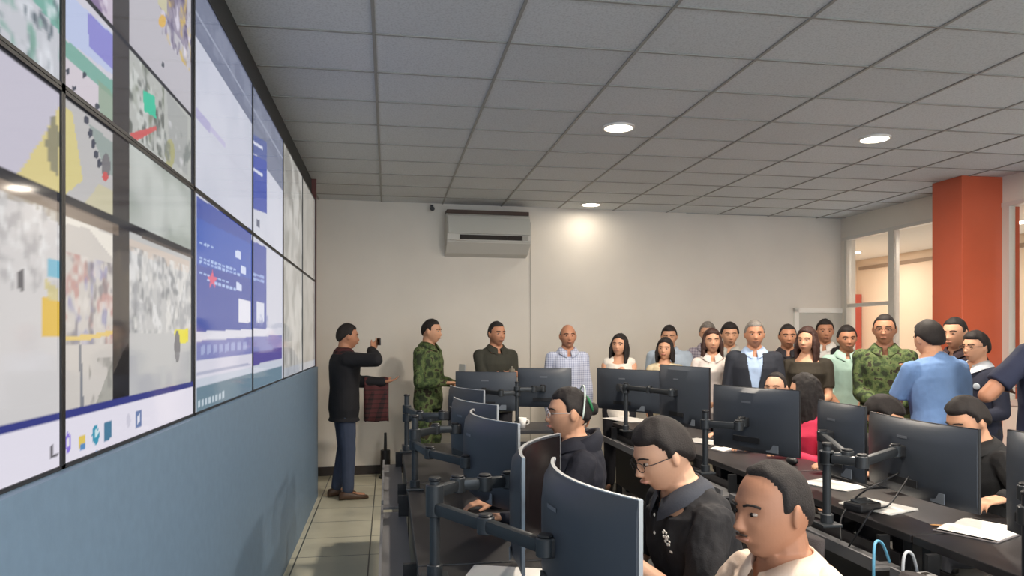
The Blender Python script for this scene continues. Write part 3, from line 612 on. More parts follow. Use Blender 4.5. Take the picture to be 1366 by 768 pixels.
mon_arm(A[0], A[1], [arm_for(MONS[11], A, (A[0]-.15, A[1]-.02), 1.05), arm_for(MONS[12], A, (A[0]+.15, A[1]), 1.08)], 'monitor arm stand on the far desk between two dark monitors', GA, zt=1.14)

# ================================================================== THINGS ON THE DESKS
M_cover = mat('notebook_cover_grey', C8(120, 116, 118), .6)
def sheet(x, y, rz, w, h, label, k=3):
    s = Soup()
    for i in range(k): s.box((random.uniform(-.006, .006), random.uniform(-.006, .006), .001+i*.0017), (w, h, .0012), R=Rz(random.uniform(-.05, .05)))
    o = obj('paper_sheet', s, M_paper, loc=(x, y, .7505)); o.rotation_euler = (0, 0, rz); tag(o, label, 'paper', 'papers on the desks'); return o
def notebook(x, y, rz, w, h, label):
    r = empty('open_notebook', (x, y, .7505), rz); tag(r, label, 'notebook', 'notebooks on the desks')
    obj('cover', Soup().box((0, 0, .003), (w*2+.012, h+.01, .006), bev=.002), M_cover, r)
    for sx in (-1, 1):
        R = [np.array([[sx*t*w, yy, .006+.012*math.sin(min(1, t*1.15)*PI)*.8*(1 if zt else 0)] for yy, zt in ((-h/2, 0), (-h/2, 1), (h/2, 1), (h/2, 0))]) for t in np.linspace(.0, 1, 9)]
        R = [q+np.array([0, 0, 0.0005]) for q in R]; obj('page_block', Soup().rings(R), M_paper, r)
    return r
def dz(v, z=.755): return (EYE-z)*FPX/(v-HORIZ)
def on(u, v): return at(u, dz(v))
x, y = on(935, 588); sheet(x+.02, y, .5, .21, .30, 'stack of white paper behind man with glasses on second-row desk')
x, y = on(968, 599); notebook(x+.02, y, .2, .11, .15, 'small pale notebook next to paper stack behind man with glasses')
x, y = on(822, 556); sheet(x+.05, y-.2, .3, .30, .42, 'white sheet below dark monitor of the woman in white top')
x, y = on(1105, 646); sheet(x+.03, y, .4, .21, .28, 'white sheet behind arm pole, right of foreground man')
x, y = on(1170, 675); sheet(x, y, .35, .21, .26, 'white sheets below the largest second-row monitor', 5)
x, y = on(1312, 706); notebook(x, y, .45, .17, .23, 'open notebook under resting hand at the right frame edge')
x, y = on(1285, 706)
pen = obj('pencil', Soup().cyl((-.07, 0, 0), (.06, 0, 0), .004, n=6).cyl((.06, 0, 0), (.075, 0, 0), .0035, .0008, n=6), mat('yellow_pencil_wood', C8(206, 150, 90), .5), loc=(x-.02, y+.05, .7560)); pen.rotation_euler = (0, 0, 2.6); tag(pen, 'thin yellowish pencil left of open notebook by the resting hand', 'pencil')
sheet(.62, 2.05, .2, .21, .297, 'white sheets under nearest monitor by video wall', 4); sheet(.40, 2.42, 1.2, .21, .297, 'crumpled white sheet behind nearest arm stand')
x, y = on(702, 752)
# keyboards
M_key = mat('black_keys', C8(30, 30, 32), .5)
def keyboard(x, y, rz, label):
    r = empty('keyboard', (x, y, .7505), rz); tag(r, label, 'keyboard', 'keyboards on the desks')
    obj('keyboard_base', Soup().box((0, 0, .007), (.43, .14, .014), bev=.004), M_black, r)
    s = Soup()
    for i in range(15):
        for j in range(5): s.box((-.196+i*.028, -.05+j*.025, .017), (.023, .020, .007))
    obj('keys', s, M_key, r)
for x, y, lb in ((.66, 2.33, 'black keyboard on the desk before man with glasses'), (.66, 3.20, 'black keyboard on the desk before the woman operator'), (2.56, 3.75, 'black keyboard on second-row desk behind monitor with pink operator'), (2.56, 5.0, 'black keyboard on second-row desk behind monitor hiding a seated face')):
    keyboard(x, y, PI/2, lb)
def mouse(x, y, label):
    s = Soup(); s.ellipsoid((0, 0, .008), (.03, .052, .026)); o = obj('computer_mouse', s, M_black, loc=(x, y, .765), smooth=True); tag(o, label, 'mouse', 'computer mice')
mouse(2.5, 4.3, 'black computer mouse on second-row desk near paper stack')
# power boxes, desk phone, cables on the second row's tray
def power_box(x, y, z, label, w=.13):
    r = empty('power_socket_box', (x, y, z), .1); tag(r, label, 'socket box', 'socket boxes on the cable tray')
    obj('box_body', Soup().box((0, 0, .02), (.075, w, .04), bev=.006), M_black, r); obj('socket_face', Soup().box((0, 0, .042), (.05, w*.75, .004), bev=.001), mat('socket_grey', C8(175, 175, 175), .4), r)
    s = Soup(); 
    for k in (-1, 1): s.box((0, k*w*.18, .045), (.028, .022, .002))
    obj('socket_holes', s, M_dark, r)
x, y = at(1218, 2.78); power_box(2.015, y, .607, 'black socket box on cable tray nearest to the blue cable')
x, y = at(1245, 2.5); power_box(2.015, y-.05, .607, 'black socket box at the lower right, nearest on the cable tray')
def cable(name, P, r, m, label, cat='cable'):
    Q = []
    P = [Vector(p) for p in P]
    for i in range(len(P)-1):
        p0, p1, p2, p3 = P[max(i-1, 0)], P[i], P[i+1], P[min(i+2, len(P)-1)]
        for t in np.linspace(0, 1, 9)[:-1]:
            Q.append(.5*((2*p1)+(-p0+p2)*t+(2*p0-5*p1+4*p2-p3)*t*t+(-p0+3*p1-3*p2+p3)*t**3))
    Q.append(P[-1]); o = obj(name, Soup().tube([q[:] for q in Q], r), m, smooth=True); tag(o, label, cat, 'cables at the second-row desk'); return o
bx, by = 1.90, at(1172, 2.7)[1]
cable('network_cable', [(2.04, 2.76, .62), (2.00, 2.75, .70), (1.955, 2.73, .715), (1.932, 2.71, .66), (1.925, 2.70, .5), (1.92, 2.69, .25), (1.93, 2.68, .02)], .006, mat('light_blue_cable', C8(110, 180, 215), .4), 'light blue network cable hanging from tray of second-row desk')
cable('power_cable', [(2.03, 2.58, .62), (1.99, 2.56, .71), (1.95, 2.55, .72), (1.932, 2.54, .64), (1.925, 2.53, .4), (1.93, 2.52, .02)], .006, mat('white_cable', C8(190, 195, 200), .4), 'white power cable looping beside the light blue cable')
yy = MONS[9].location[1]
cable('monitor_cable', [(MONS[9].location[0]-.07, yy+.02, .93), (2.16, yy+.05, .86), (2.12, yy+.1, .80), (2.055, yy+.1, .72), (2.02, yy+.05, .63)], .004, M_black, 'black monitor cable drooping from the largest second-row monitor over desk edge')
cable('monitor_cable', [(MONS[9].location[0]-.08, yy-.06, .93), (2.15, yy-.10, .82), (2.10, yy-.06, .79), (2.05, yy-.05, .71), (2.01, yy-.02, .62)], .004, M_black, 'second black cable nearer camera below the largest second-row monitor')
# small speaker/phone dock under monitors
x, y = at(1150, 3.42); r = empty('desk_phone', (x, y, .7505), .3); tag(r, 'small black device on desk in front of monitor, beside white sheets', 'desk device')
obj('phone_base', Soup().box((0, 0, .02), (.14, .10, .04), bev=.012), M_black, r); obj('top_plate', Soup().box((0, 0, .043), (.10, .05, .01), R=Rx(.2), bev=.004), M_arm, r)
for (x, y, lb) in ((.78, 6.45, 'small white cup on the far desk, left'), (1.17, 6.42, 'small white cup on the far desk under right monitor')):
    r = empty('cup', (x, y, .7505)); tag(r, lb, 'cup', 'cups on far desk')
    s = Soup(); n = 20; th = np.arange(n)*2*PI/n; ring = lambda rr, zz: np.stack([np.cos(th)*rr, np.sin(th)*rr, np.full(n, zz)], 1)
    s.rings([ring(.024, 0), ring(.036, .09), ring(.033, .09), ring(.022, .008)]); obj('cup_body', s, M_paper, r, smooth=True)
    obj('handle', Soup().tube([(.032, 0, .07), (.055, 0, .065), (.058, 0, .04), (.03, 0, .025)], .005), M_paper, r, smooth=True)

# ================================================================== OFFICE CHAIRS
def chair_proto(x, y, rz, label):
    r = empty('office_chair', (x, y, 0), rz); tag(r, label, 'office chair', 'operators\' office chairs')
    s = Soup(); s.box((0, 0, .445), (.48, .46, .07), bev=.03); obj('seat', s, M_fabric, r, smooth=True)
    s = Soup(); R = []
    for t in np.linspace(0, 1, 9):
        z = .53+.34*t; w = .22*math.sin(PI*(.25+.5*t))**.5; y0 = -.25-.05*t+.02*math.sin(PI*t)
        th = np.arange(20)*2*PI/20; R.append(np.stack([np.sign(np.cos(th))*np.abs(np.cos(th))**.5*w, y0-(.0-.05*0)+np.sign(np.sin(th))*np.abs(np.sin(th))**.7*.03+.0*z, np.full(20, z)], 1))
    s.rings(R); obj('backrest', s, M_fabric, r, smooth=True)
    obj('back_bar', Soup().box((0, -.26, .50), (.06, .02, .22), bev=.005), M_black, r)
    for sx in (-1, 1): obj('armrest', Soup().box((sx*.27, .02, .64), (.05, .26, .03), bev=.012).box((sx*.27, 0, .54), (.03, .05, .19)).box((sx*.25, 0, .43), (.07, .05, .02)), M_black, r)
    obj('gas_column', Soup().cyl((0, 0, .08), (0, 0, .42), .03), M_black, r)
    s = Soup()
    for k in range(5):
        a = k*2*PI/5; s.box((math.cos(a)*.15, math.sin(a)*.15, .085), (.30, .045, .03), R=Rz(a), bev=.008)
    obj('star_base', s, M_black, r)
    for k in range(5):
        a = k*2*PI/5; obj('caster', Soup().cyl((math.cos(a)*.28-.02*math.sin(a), math.sin(a)*.28+.02*math.cos(a), .030), (math.cos(a)*.28+.02*math.sin(a), math.sin(a)*.28-.02*math.cos(a), .030), .03), M_black, r)
    return r
CH = None
def chair(x, y, rz, label):
    global CH
    if CH is None: CH = chair_proto(x, y, rz, label); return CH
    c = copy_tree(CH); c.location = (x, y, 0); c.rotation_euler = (0, 0, rz); c['label'] = label; return c

# ================================================================== PEOPLE
def remesh(soup, vox, smooth_it=4):
    me = soup.mesh('tmp'); o = bpy.data.objects.new('tmp', me); COL.objects.link(o)
    m = o.modifiers.new('r', 'REMESH'); m.mode = 'VOXEL'; m.voxel_size = vox; m.use_smooth_shade = True
    if smooth_it: k = o.modifiers.new('s', 'SMOOTH'); k.factor = .5; k.iterations = smooth_it
    dg = bpy.context.evaluated_depsgraph_get(); out = bpy.data.meshes.new_from_object(o.evaluated_get(dg))
    bpy.data.objects.remove(o); bpy.data.meshes.remove(me)
    return out
def wrinkle(me, amp, sc, seed=0, axis=None):
    n = len(me.vertices); co = np.empty(n*3); me.vertices.foreach_get('co', co); co = co.reshape(-1, 3); no = np.empty(n*3); me.vertices.foreach_get('normal', no); no = no.reshape(-1, 3)
    d = np.array([mnoise.noise(Vector((p[0]*sc+seed, p[1]*sc, p[2]*sc*.55)))+.5*mnoise.noise(Vector((p[0]*sc*2.2+seed, p[1]*sc*2.2, p[2]*sc*1.3))) for p in co])
    d = np.sign(d)*np.abs(d)**.8
    me.vertices.foreach_set('co', (co+no*d[:, None]*amp).ravel()); me.update()
def unit(v): v = np.array(v, float); return v/np.linalg.norm(v)
def ik(S, W, l1, l2, pole):
    S = np.array(S, float); W = np.array(W, float); d = W-S; L = np.linalg.norm(d)
    if L > (l1+l2)*.995: W = S+d/L*(l1+l2)*.995; d = W-S; L = np.linalg.norm(d)
    u = d/L; a = (l1*l1-l2*l2+L*L)/(2*L); h = math.sqrt(max(l1*l1-a*a, 0)); p = np.array(pole, float); p = p-u*(p@u); p = unit(p)
    return S+u*a+p*h, W
SKIN = {}
def skin(k):
    c = {'tan': (206, 156, 126), 'brown': (182, 130, 102), 'light': (216, 170, 142), 'dark': (140, 98, 76)}[k]
    return mat('skin_'+k, C8(*c), .5, var=.05, vscale=14, bump=.04, bscale=200, spec=.35)
M_hair = mat('black_brown_hair', C8(30, 24, 23), .75, var=.3, vscale=60, bump=.25, bscale=220)
M_hair_br = mat('dark_reddish_brown_hair', C8(58, 34, 28), .7, var=.3, vscale=60, bump=.25, bscale=220)
M_hair_gr = mat('grey_hair', C8(120, 114, 108), .6, var=.3, vscale=60, bump=.25, bscale=220)
M_white = mat('eye_white', C8(176, 160, 148), .4); M_iris = mat('dark_iris', C8(28, 20, 16), .15)
M_brow = mat('dark_brow', C8(36, 28, 25), .8)
M_shoe = mat('brown_leather_shoe', C8(78, 56, 42), .45); M_shoeb = mat('black_leather_shoe', C8(28, 26, 26), .4)
def lips_mat(k): return mat('lips_'+k, C8(*{'tan': (176, 108, 96), 'brown': (150, 94, 82), 'light': (186, 116, 106), 'dark': (96, 58, 50), 'tan_m': (186, 130, 108), 'brown_m': (160, 108, 88), 'light_m': (192, 136, 118)}[k]), .5)

def head_soup(s, T, hs, fem):
    """T: function mapping head-local (n,3) -> person-local. face looks +y"""
    nu, nv = 40, 30; R = []
    for j in range(nv):
        ph = -PI/2+PI*(j+.5)/nv; th = np.arange(nu)*2*PI/nu
        x = np.cos(th)*math.cos(ph); y = np.sin(th)*math.cos(ph); z = np.full(nu, math.sin(ph))
        zn = np.clip(-z, 0, 1); zp = np.clip(z, 0, 1)
        X = .0745*x*(1-.30*zn**1.6)*(1+.03*zp); Z = .114*z
        Y = np.where(y > 0, .092*y*(1-.02*zn), .098*y*(1-.50*np.clip(zn-.1, 0, 1)))
        # flatten face and carry it down to the chin
        Y = np.where(y > 0, Y+zn**2*.010*np.clip(y*3, 0, 1), Y)
        f = np.clip(y*2, 0, 1)
        g = lambda cx, cz, sx, sz: np.exp(-((np.abs(X)-cx)/sx)**2-((Z-cz)/sz)**2)
        Y = Y+f*(-.010*g(.031, .004, .015, .012)+.005*g(.028, .027, .024, .008)-.002*g(0, .004, .012, .02)+.006*np.exp(-(X/.022)**2-((Z+.058)/.016)**2)+.007*np.exp(-(X/.020)**2-((Z+.096)/.014)**2)-.004*np.exp(-(X/.025)**2-((Z+.077)/.006)**2)+.003*g(.042, -.025, .016, .02))
        R.append(T(np.stack([X, Y, Z], 1)))
    s.rings(R)
    # nose
    def nr(z, y, w, dpt):
        th = np.arange(12)*2*PI/12; return T(np.stack([np.cos(th)*w, y+np.sin(th)*dpt, np.full(12, z)], 1))
    s.rings([nr(.014, .082, .006, .008), nr(-.002, .086, .007, .010), nr(-.018, .091, .010, .014), nr(-.029, .094, .015, .018), nr(-.036, .090, .016, .016), nr(-.041, .084, .011, .010)])
    # lips bulge
    s.rings([T(np.stack([np.cos(a_)*.022*k, .083+np.sin(a_)*.010*k+.003*(1-k), np.full(12, -.0585+zz)], 1)) for a_ in [np.arange(12)*2*PI/12] for zz, k in ((-.009, .4), (-.005, .9), (0, .85), (.004, .9), (.008, .4))])
    for sx in (-1, 1):
        q = Soup(); q.ellipsoid((0, 0, 0), (.008, .017, .030), nu=14, nv=10); v = q.V[0]@Rz(-sx*.35).T@Ry(sx*.10).T+np.array([sx*.0785, -.008, -.002]); s.add(T(v), q.F)

def hair_soup(s, T, style):
    nu, nv = 56, 40; R = []
    vol = {'short': .010, 'crop': .006, 'thin': .007, 'bob': .018, 'long': .016, 'tied': .009, 'full': .016, 'bald': .004}[style]
    for j in range(nv):
        ph = -PI/2+PI*(j+.5)/nv; th = np.arange(nu)*2*PI/nu
        x = np.cos(th)*math.cos(ph); y = np.sin(th)*math.cos(ph); z = np.full(nu, math.sin(ph))
        X = (.0745+vol)*x; Y = np.where(y > 0, (.092+vol*.8)*y, (.098+vol)*y*(1-.28*np.clip(-z-.1, 0, 1))); Z = (.114+vol)*z
        # hairline: front at z .065, temples to the ear, nape low
        fy = np.clip((Y+.01)/.10, -1, 1)
        hl = np.where(Y > .045, .066, np.where(Y > .0, .066-(.045-Y)/.045*.062, .006-np.clip((-Y-.015)/.07, 0, 1)**1.3*.062))
        if style in ('thin',): hl = np.where(Y > .0, hl+.022*np.clip(Y/.05, 0, 1), hl)
        if style == 'bald': hl = np.where(Y > -.02, .2, np.where(Z > .055, .2, hl))
        if style in ('bob', 'long'): hl = np.where(Y > .03, .060+.02*(1-np.abs(X)/.07), -.09)
        side = np.abs(X) > .045
        if style in ('short', 'crop', 'thin', 'full', 'tied', 'bald'): hl = np.where((Y > -.005) & (Y < .022) & side, np.minimum(hl, .0), hl)
        k = np.clip((Z-hl)/.014, 0, 1)**.6
        if style == 'bald': k = k*(Z < .055)
        XI = .0745*x*.88; YI = np.where(y > 0, .092, .098)*y*.88; ZI = .114*z*.88
        nz = np.array([mnoise.noise(Vector((a*30, b*30, c*10))) for a, b, c in zip(X, Y, Z)])*.004*k
        rr = 1+nz/.1
        R.append(T(np.stack([XI+(X*rr-XI)*k, YI+(Y*rr-YI)*k, ZI+(Z*rr+.002-ZI)*k], 1)))
    s.rings(R)
    if style in ('bob', 'long'):
        zl = -.115 if style == 'bob' else -.235
        for a in np.radians(np.arange(155, 386, 14)):
            x, y = math.cos(a), math.sin(a); fr = max(0, math.sin(a)+.0)
            p0 = np.array([x*.068, y*.085-.004, .06]); p1 = np.array([x*.088, y*.098-.006, -.03]); wob = random.uniform(-.012, .012)
            p2 = np.array([x*.092+wob*.5, y*.100-.012-.01*(style == 'long'), (zl+random.uniform(-.02, .02))])
            tp = lambda p: T(p[None])[0]
            s.capsule(tp(p0), tp(p1), .016, .020, n=8); s.capsule(tp(p1), tp(p2), .020, .013, n=8)

def hand_soup(s, W, d, n, side, curl=.35, k=1.0, thumb=.5):
    d = unit(d); n = unit(np.array(n, float)-d*(np.dot(n, d))); w = np.cross(d, n)*(1 if side > 0 else -1)      # towards the thumb
    W = np.array(W, float)
    th = np.arange(14)*2*PI/14; R = []
    for t, a, b in ((-.012, .024, .017), (.012, .029, .017), (.045, .040, .0155), (.075, .042, .0145), (.092, .039, .0125)):
        R.append(W+d*t*k+np.outer(np.sign(np.cos(th))*np.abs(np.cos(th))**.75*a*k, w)+np.outer(np.sin(th)*b*k, n))
    s.rings(R)
    for off, L, r in ((.030, .074, .0092), (.010, .082, .0095), (-.010, .077, .0092), (-.029, .060, .0082)):
        p = W+(d*.086+w*off)*k; a = curl*.5; dd = unit(d+w*off*1.2)
        for seg, rr in ((.45, 1.0), (.30, .9), (.25, .8)):
            e = unit(dd*math.cos(a)+n*math.sin(a)); q = p+e*L*seg*k; s.capsule(p, q, r*rr*k, r*rr*.92*k, n=8); p = q; a += curl
    p = W+(d*.022+w*.026)*k; e = unit(d*.7+w*.75*thumb*2*.6+n*.35); q = p+e*.038*k; s.capsule(p, q, .0135*k, .011*k, n=8)
    e = unit(d*.95+w*.3+n*.35); s.capsule(q, q+e*.034*k, .0108*k, .0085*k, n=8)

def person(loc, rz, label, h=1.70, fem=False, sk='tan', hair='short', hm=None, top=None, sleeve='long', bottom=None, pose='stand', R=None, L=None, head=(0, 0, 0), lean=0, lz=0,
           jacket=None, shirtcol=None, collar=True, glasses=False, vox=.0085, belly=0, dress=False, seat=.46, shoe=None, Rh=None, Lh=None, curl=.35, hands=True, hem=-.06, neck_open=.0, Rp=None, Lp=None, wr=.006, bw=1.0, kneex=.12, group=None):
    sc = h/1.70; root = empty('person', (loc[0], loc[1], lz), rz); tag(root, label, 'person', group)
    hm = hm or M_hair; bw_ = (.90 if fem else 1.0)*bw
    sit = pose == 'sit'
    pel = np.array([0, 0, (seat+.085)/sc if sit else .90])
    RL = Rx(-lean)
    def TT(p): return (np.atleast_2d(p)@RL.T)+pel
    tp = lambda p: TT(np.array(p, float))[0]
    sh = .160*bw_
    SH = {s_: tp((s_*sh, 0, .436)) for s_ in (-1, 1)}
    l1, l2 = .285, .25
    defw = {1: (.235, .05, .80), -1: (-.235, .05, .80)} if not sit else {1: (.17, .42, .34/1+.0), -1: (-.17, .42, .34)}
    if sit: defw = {s_: (s_*.17, .44, (.79)/sc) for s_ in (1, -1)}
    W = {1: np.array(R if R is not None else defw[1], float), -1: np.array(L if L is not None else defw[-1], float)}
    EL = {}
    for s_, pol in ((1, Rp), (-1, Lp)):
        EL[s_], W[s_] = ik(SH[s_]+np.array([s_*.01, 0, -.01]), W[s_], l1, l2, pol if pol is not None else (s_*.45, -.6, -.75))
    np_ = tp((0, .014, .534)); yaw, pit, rol = head; HR = Rz(yaw)@Rx(-pit)@Ry(rol)
    hk = 1.03 if fem else 1.06
    def HT(p): return ((np.atleast_2d(p)*hk+np.array([0, .018, .118]))@HR.T)+np_
    # legs
    HP = {s_: pel+np.array([s_*.088, 0, -.02]) for s_ in (-1, 1)}
    if sit: KN = {s_: np.array([s_*kneex, .43, pel[2]-.015]) for s_ in (-1, 1)}; AN = {s_: np.array([s_*kneex, .43, .09]) for s_ in (-1, 1)}
    else:
        KN = {s_: np.array([s_*.095, .02, .485]) for s_ in (-1, 1)}; AN = {s_: np.array([s_*.10+.0, -.02+.035*s_, .085]) for s_ in (-1, 1)}
    TR = [(-.12, .150, .108, 0), (-.04, .166, .118, 0), (.06, .158, .112, 0), (.16, .146, .108, .004), (.26, .156, .114, .006), (.36, .168, .120, .006), (.42, .160, .110, .0), (.460, .140, .092, -.004), (.488, .108, .076, -.006), (.512, .080, .066, -.004), (.55, .060, .056, .0)]
    if fem: TR = [(a, b*(.92 if .05 < a < .3 else .95), c*(1.12 if .3 < a < .4 else 1), d+(.012 if .3 < a < .4 else 0)) for a, b, c, d in TR]
    def torso(s, inf=0, zmin=-1, zmax=1, bel=belly, flare=0, up=0, dip=0):
        th = np.arange(28)*2*PI/28; Rr = []
        for z, a, b, yo in TR:
            if z < zmin-.001 or z > zmax+.001: continue
            iz = inf+(up if z > .44 else 0); a = a*bw_+iz; b = b*(1+(bw-1)*.6)+iz; bf = b+bel*math.exp(-((z-.10)/.13)**2)
            if flare: a += flare*max(0, (.1-z)); b += flare*max(0, .1-z)
            x = np.sign(np.cos(th))*np.abs(np.cos(th))**.85*a; y = np.sin(th)*np.where(np.sin(th) > 0, bf, b)+yo
            Rr.append(TT(np.stack([x, y-(.03 if z > .48 else .0)*dip*20*np.clip(np.sin(th), 0, 1)**4, 0*x+z-(dip*np.clip(np.sin(th), 0, 1)**4 if z > .47 else 0)], 1)))
        s.rings(Rr)
    am = .88 if fem else 1.0
    def arm(s, s_, inf=0, frac=2.0):
        a, e, w_ = SH[s_], EL[s_], W[s_]
        s.capsule(tp((s_*sh*.72, 0, .436)), a, .050+inf, .054*am+inf)
        if frac >= 1: s.capsule(a, e, .053*am+inf, .041*am+inf); m_ = e+(w_-e)*.35; 
        else: s.cyl(a, a+(e-a)*frac, .057*am+inf, .050*am+inf+.004); return
        if frac >= 2: s.capsule(e, m_, .041*am+inf, .043*am+inf); s.capsule(m_, w_, .043*am+inf, .027*am+inf*.8)
    # --- body
    b = Soup(); torso(b); 
    for s_ in (-1, 1):
        arm(b, s_)
        b.capsule(HP[s_], KN[s_], .078, .048); b.capsule(KN[s_], KN[s_]*.6+AN[s_]*.4, .046, .046); b.capsule(KN[s_]*.6+AN[s_]*.4, AN[s_], .046, .034)
        b.capsule(AN[s_]+np.array([0, -.02, -.04]), AN[s_]+np.array([s_*.015, .14, -.052]), .034, .026)
        if hands:
            fd = unit(W[s_]-EL[s_]); hd = (Rh if s_ > 0 else Lh)
            if hd is None: hd = (fd if (not sit) else unit(fd*.5+np.array([0, 1, -.05])), (-s_, 0, 0) if (W[s_][2] < 1.0 and not sit) else (0, 0, -1))
            hand_soup(b, W[s_], hd[0], hd[1], s_, curl=curl, k=.96 if fem else 1.04)
    nk = .050 if fem else .058
    b.capsule(tp((0, -.004, .49)), HT((0, -.026, -.060))[0], nk*1.12, nk)
    head_soup(b, HT, 1, fem)
    me = remesh(b, vox, 3 if vox > .006 else 4)
    body = obj('body', me, skin(sk), root); 
    # --- hair
    if hair != 'none':
        q = Soup(); hair_soup(q, HT, hair)
        if hair == 'tied': q.ellipsoid(HT((0, -.115, .02))[0], (.03, .03, .032)); 
        if hair == 'long' or hair == 'bob' or hair == 'tied': hme = remesh(q, .007, 2); wrinkle(hme, .004, 38)
        else: hme = q.mesh('hair'); hme.polygons.foreach_set('use_smooth', [True]*len(hme.polygons))
        obj('hair', hme, hm, root)
    # --- face
    for s_ in (-1, 1):
        q = Soup(); q.ellipsoid(HT((s_*.031, .0735, .003))[0], (.0105, .0105, .0052), R=HR, nu=14, nv=10); e = obj('eye', q, M_white, root, smooth=True)
        q = Soup(); q.ellipsoid(HT((s_*.030, .0815, .003))[0], (.0056, .0036, .0058), R=HR, nu=12, nv=8); obj('iris', q, M_iris, e, smooth=True)
        q = Soup(); q.tube([HT((s_*x_, y_, z_))[0] for x_, y_, z_ in ((.013, .0905, .021), (.026, .0895, .0255), (.040, .082, .0255), (.051, .070, .020))], .0032, n=6); obj('eyebrow', q, M_brow, root, smooth=True)
    q = Soup(); q.tube([HT(p)[0] for p in ((-.022, .086, -.0575), (-.010, .0945, -.056), (0, .0955, -.0565), (.010, .0945, -.056), (.022, .086, -.0575))], .0042, n=8); obj('lips', q, lips_mat(sk if fem else sk+'_m'), root, smooth=True)
    # --- clothes
    top = top or M_black; inner = Soup()
    s = Soup(); z0 = hem
    torso(s, .014, zmin=-.12 if hem < -.05 else -.04, zmax=.525 if not neck_open else .475, up=.007, dip=.035)
    fr = {'long': 2.0, 'short': .62, 'none': .0, 'roll': 2.0}[sleeve]
    for s_ in (-1, 1):
        if sleeve == 'long':
            arm(s, s_, .013, 2.0)
        elif sleeve == 'roll':
            a, e, w_ = SH[s_], EL[s_], W[s_]; s.capsule(tp((s_*sh*.72, 0, .436)), a, .064, .066*am); s.capsule(a, e, .066*am, .056*am); s.cyl(e, e+(w_-e)*.3, .057*am, .056*am)
        elif sleeve == 'short':
            a, e = SH[s_], EL[s_]; s.capsule(tp((s_*sh*.72, 0, .436)), a, .063, .066*am); s.cyl(a, a+(e-a)*.72, .066*am, .062*am)
        else: s.capsule(tp((s_*sh*.55, 0, .475)), tp((s_*sh*.8, 0, .47)), .062, .058)
    me = remesh(s, vox, 4); wrinkle(me, wr, 8, seed=loc[0]*7); wrinkle(me, wr*.35, 22, seed=loc[0]*3)
    shirt = obj('shirt' if not dress else 'dress', me, top, root); 
    if collar:
        q = Soup(); th = np.linspace(math.radians(102), math.radians(438), 30); Rr = []
        for z, rr, yo in ((.488, .098, .0), (.540, .076, .006), (.548, .080, .006), (.512, .112, .006), (.492, .120, .006)):
            zz = z+.002-(.052 if z < .52 else .040)*np.clip(np.sin(th), 0, 1)**2.5
            Rr.append(TT(np.stack([np.cos(th)*rr*(.96), np.sin(th)*rr*(.95+.12*np.clip(np.sin(th), 0, 1))+yo, zz], 1)))
        q.rings(Rr, cap=False, closed=False); c = obj('collar', q, shirtcol or top, shirt, smooth=True)
    if jacket:      # open jacket over the shirt: fronts, back and long sleeves
        s = Soup(); th0 = np.radians(np.concatenate([np.arange(112, 429, 12.)]))
        Rr = []
        for z, a, b_, yo in [(-.16, .172, .124, 0)]+TR[:9]:
            a = a*bw_+.030; b2 = b_*(1+(bw-1)*.6)+.030; opn = 1-np.clip((z-.05)/.5, 0, 1)*.25
            ang_ = np.radians(90)+np.linspace(np.radians(3+19*np.clip((z-.08)/.4, 0, 1)), 2*PI-np.radians(3+19*np.clip((z-.08)/.4, 0, 1)), 28)
            o_ = TT(np.stack([np.cos(ang_)*a, np.sin(ang_)*b2+yo, np.full(28, z)], 1)); i_ = TT(np.stack([np.cos(ang_)*(a-.016), np.sin(ang_)*(b2-.016)+yo, np.full(28, z)], 1))
            Rr.append(np.concatenate([o_, i_[::-1]]))
        s.rings(Rr)
        for s_ in (-1, 1): arm(s, s_, .022, 2.0)
        me = remesh(s, max(vox, .007), 3); wrinkle(me, .004, 8, seed=3); jk = obj('jacket', me, jacket, root)
    bm_ = bottom or mat('dark_trousers', C8(36, 36, 42), .8, bump=.1)
    if not dress or sit:
        s = Soup(); torso(s, .009, zmin=-.12, zmax=.06, bel=belly*.6)
        for s_ in (-1, 1):
            s.capsule(HP[s_], KN[s_], .095, .072); s.capsule(KN[s_], AN[s_]*.97+KN[s_]*.03, .072, .055)
        me = remesh(s, max(vox, .009), 5); wrinkle(me, .005, 9, seed=5); obj('trousers', me, bm_, root)
    else:
        s = Soup(); th = np.arange(28)*2*PI/28
        s.rings([TT(np.stack([np.cos(th)*a, np.sin(th)*b_, np.full(28, z)], 1)) for z, a, b_ in ((-.50, .20, .16), (-.3, .195, .155), (-.12, .18, .135), (0, .175, .13), (.08, .155, .12))])
        me = remesh(s, .01, 3); wrinkle(me, .006, 9); obj('skirt', me, bottom or top, root)
    for s_ in (-1, 1):
        q = Soup(); n_ = 18; th = np.arange(n_)*2*PI/n_; a0 = AN[s_]; Rr = []
        for t, w_, hh in ((-.085, .018, .040), (-.075, .036, .070), (-.03, .040, .085), (.03, .042, .072), (.09, .047, .050), (.15, .044, .042), (.185, .026, .030), (.195, .012, .022)):
            Rr.append(np.stack([a0[0]+s_*.012*(t > 0)+np.cos(th)*w_, np.full(n_, a0[1]+t), .001+hh*(.5+.5*np.sign(np.sin(th))*np.abs(np.sin(th))**.6)], 1))
        q.rings(Rr); obj('shoe', q, shoe or M_shoeb, root, smooth=True)
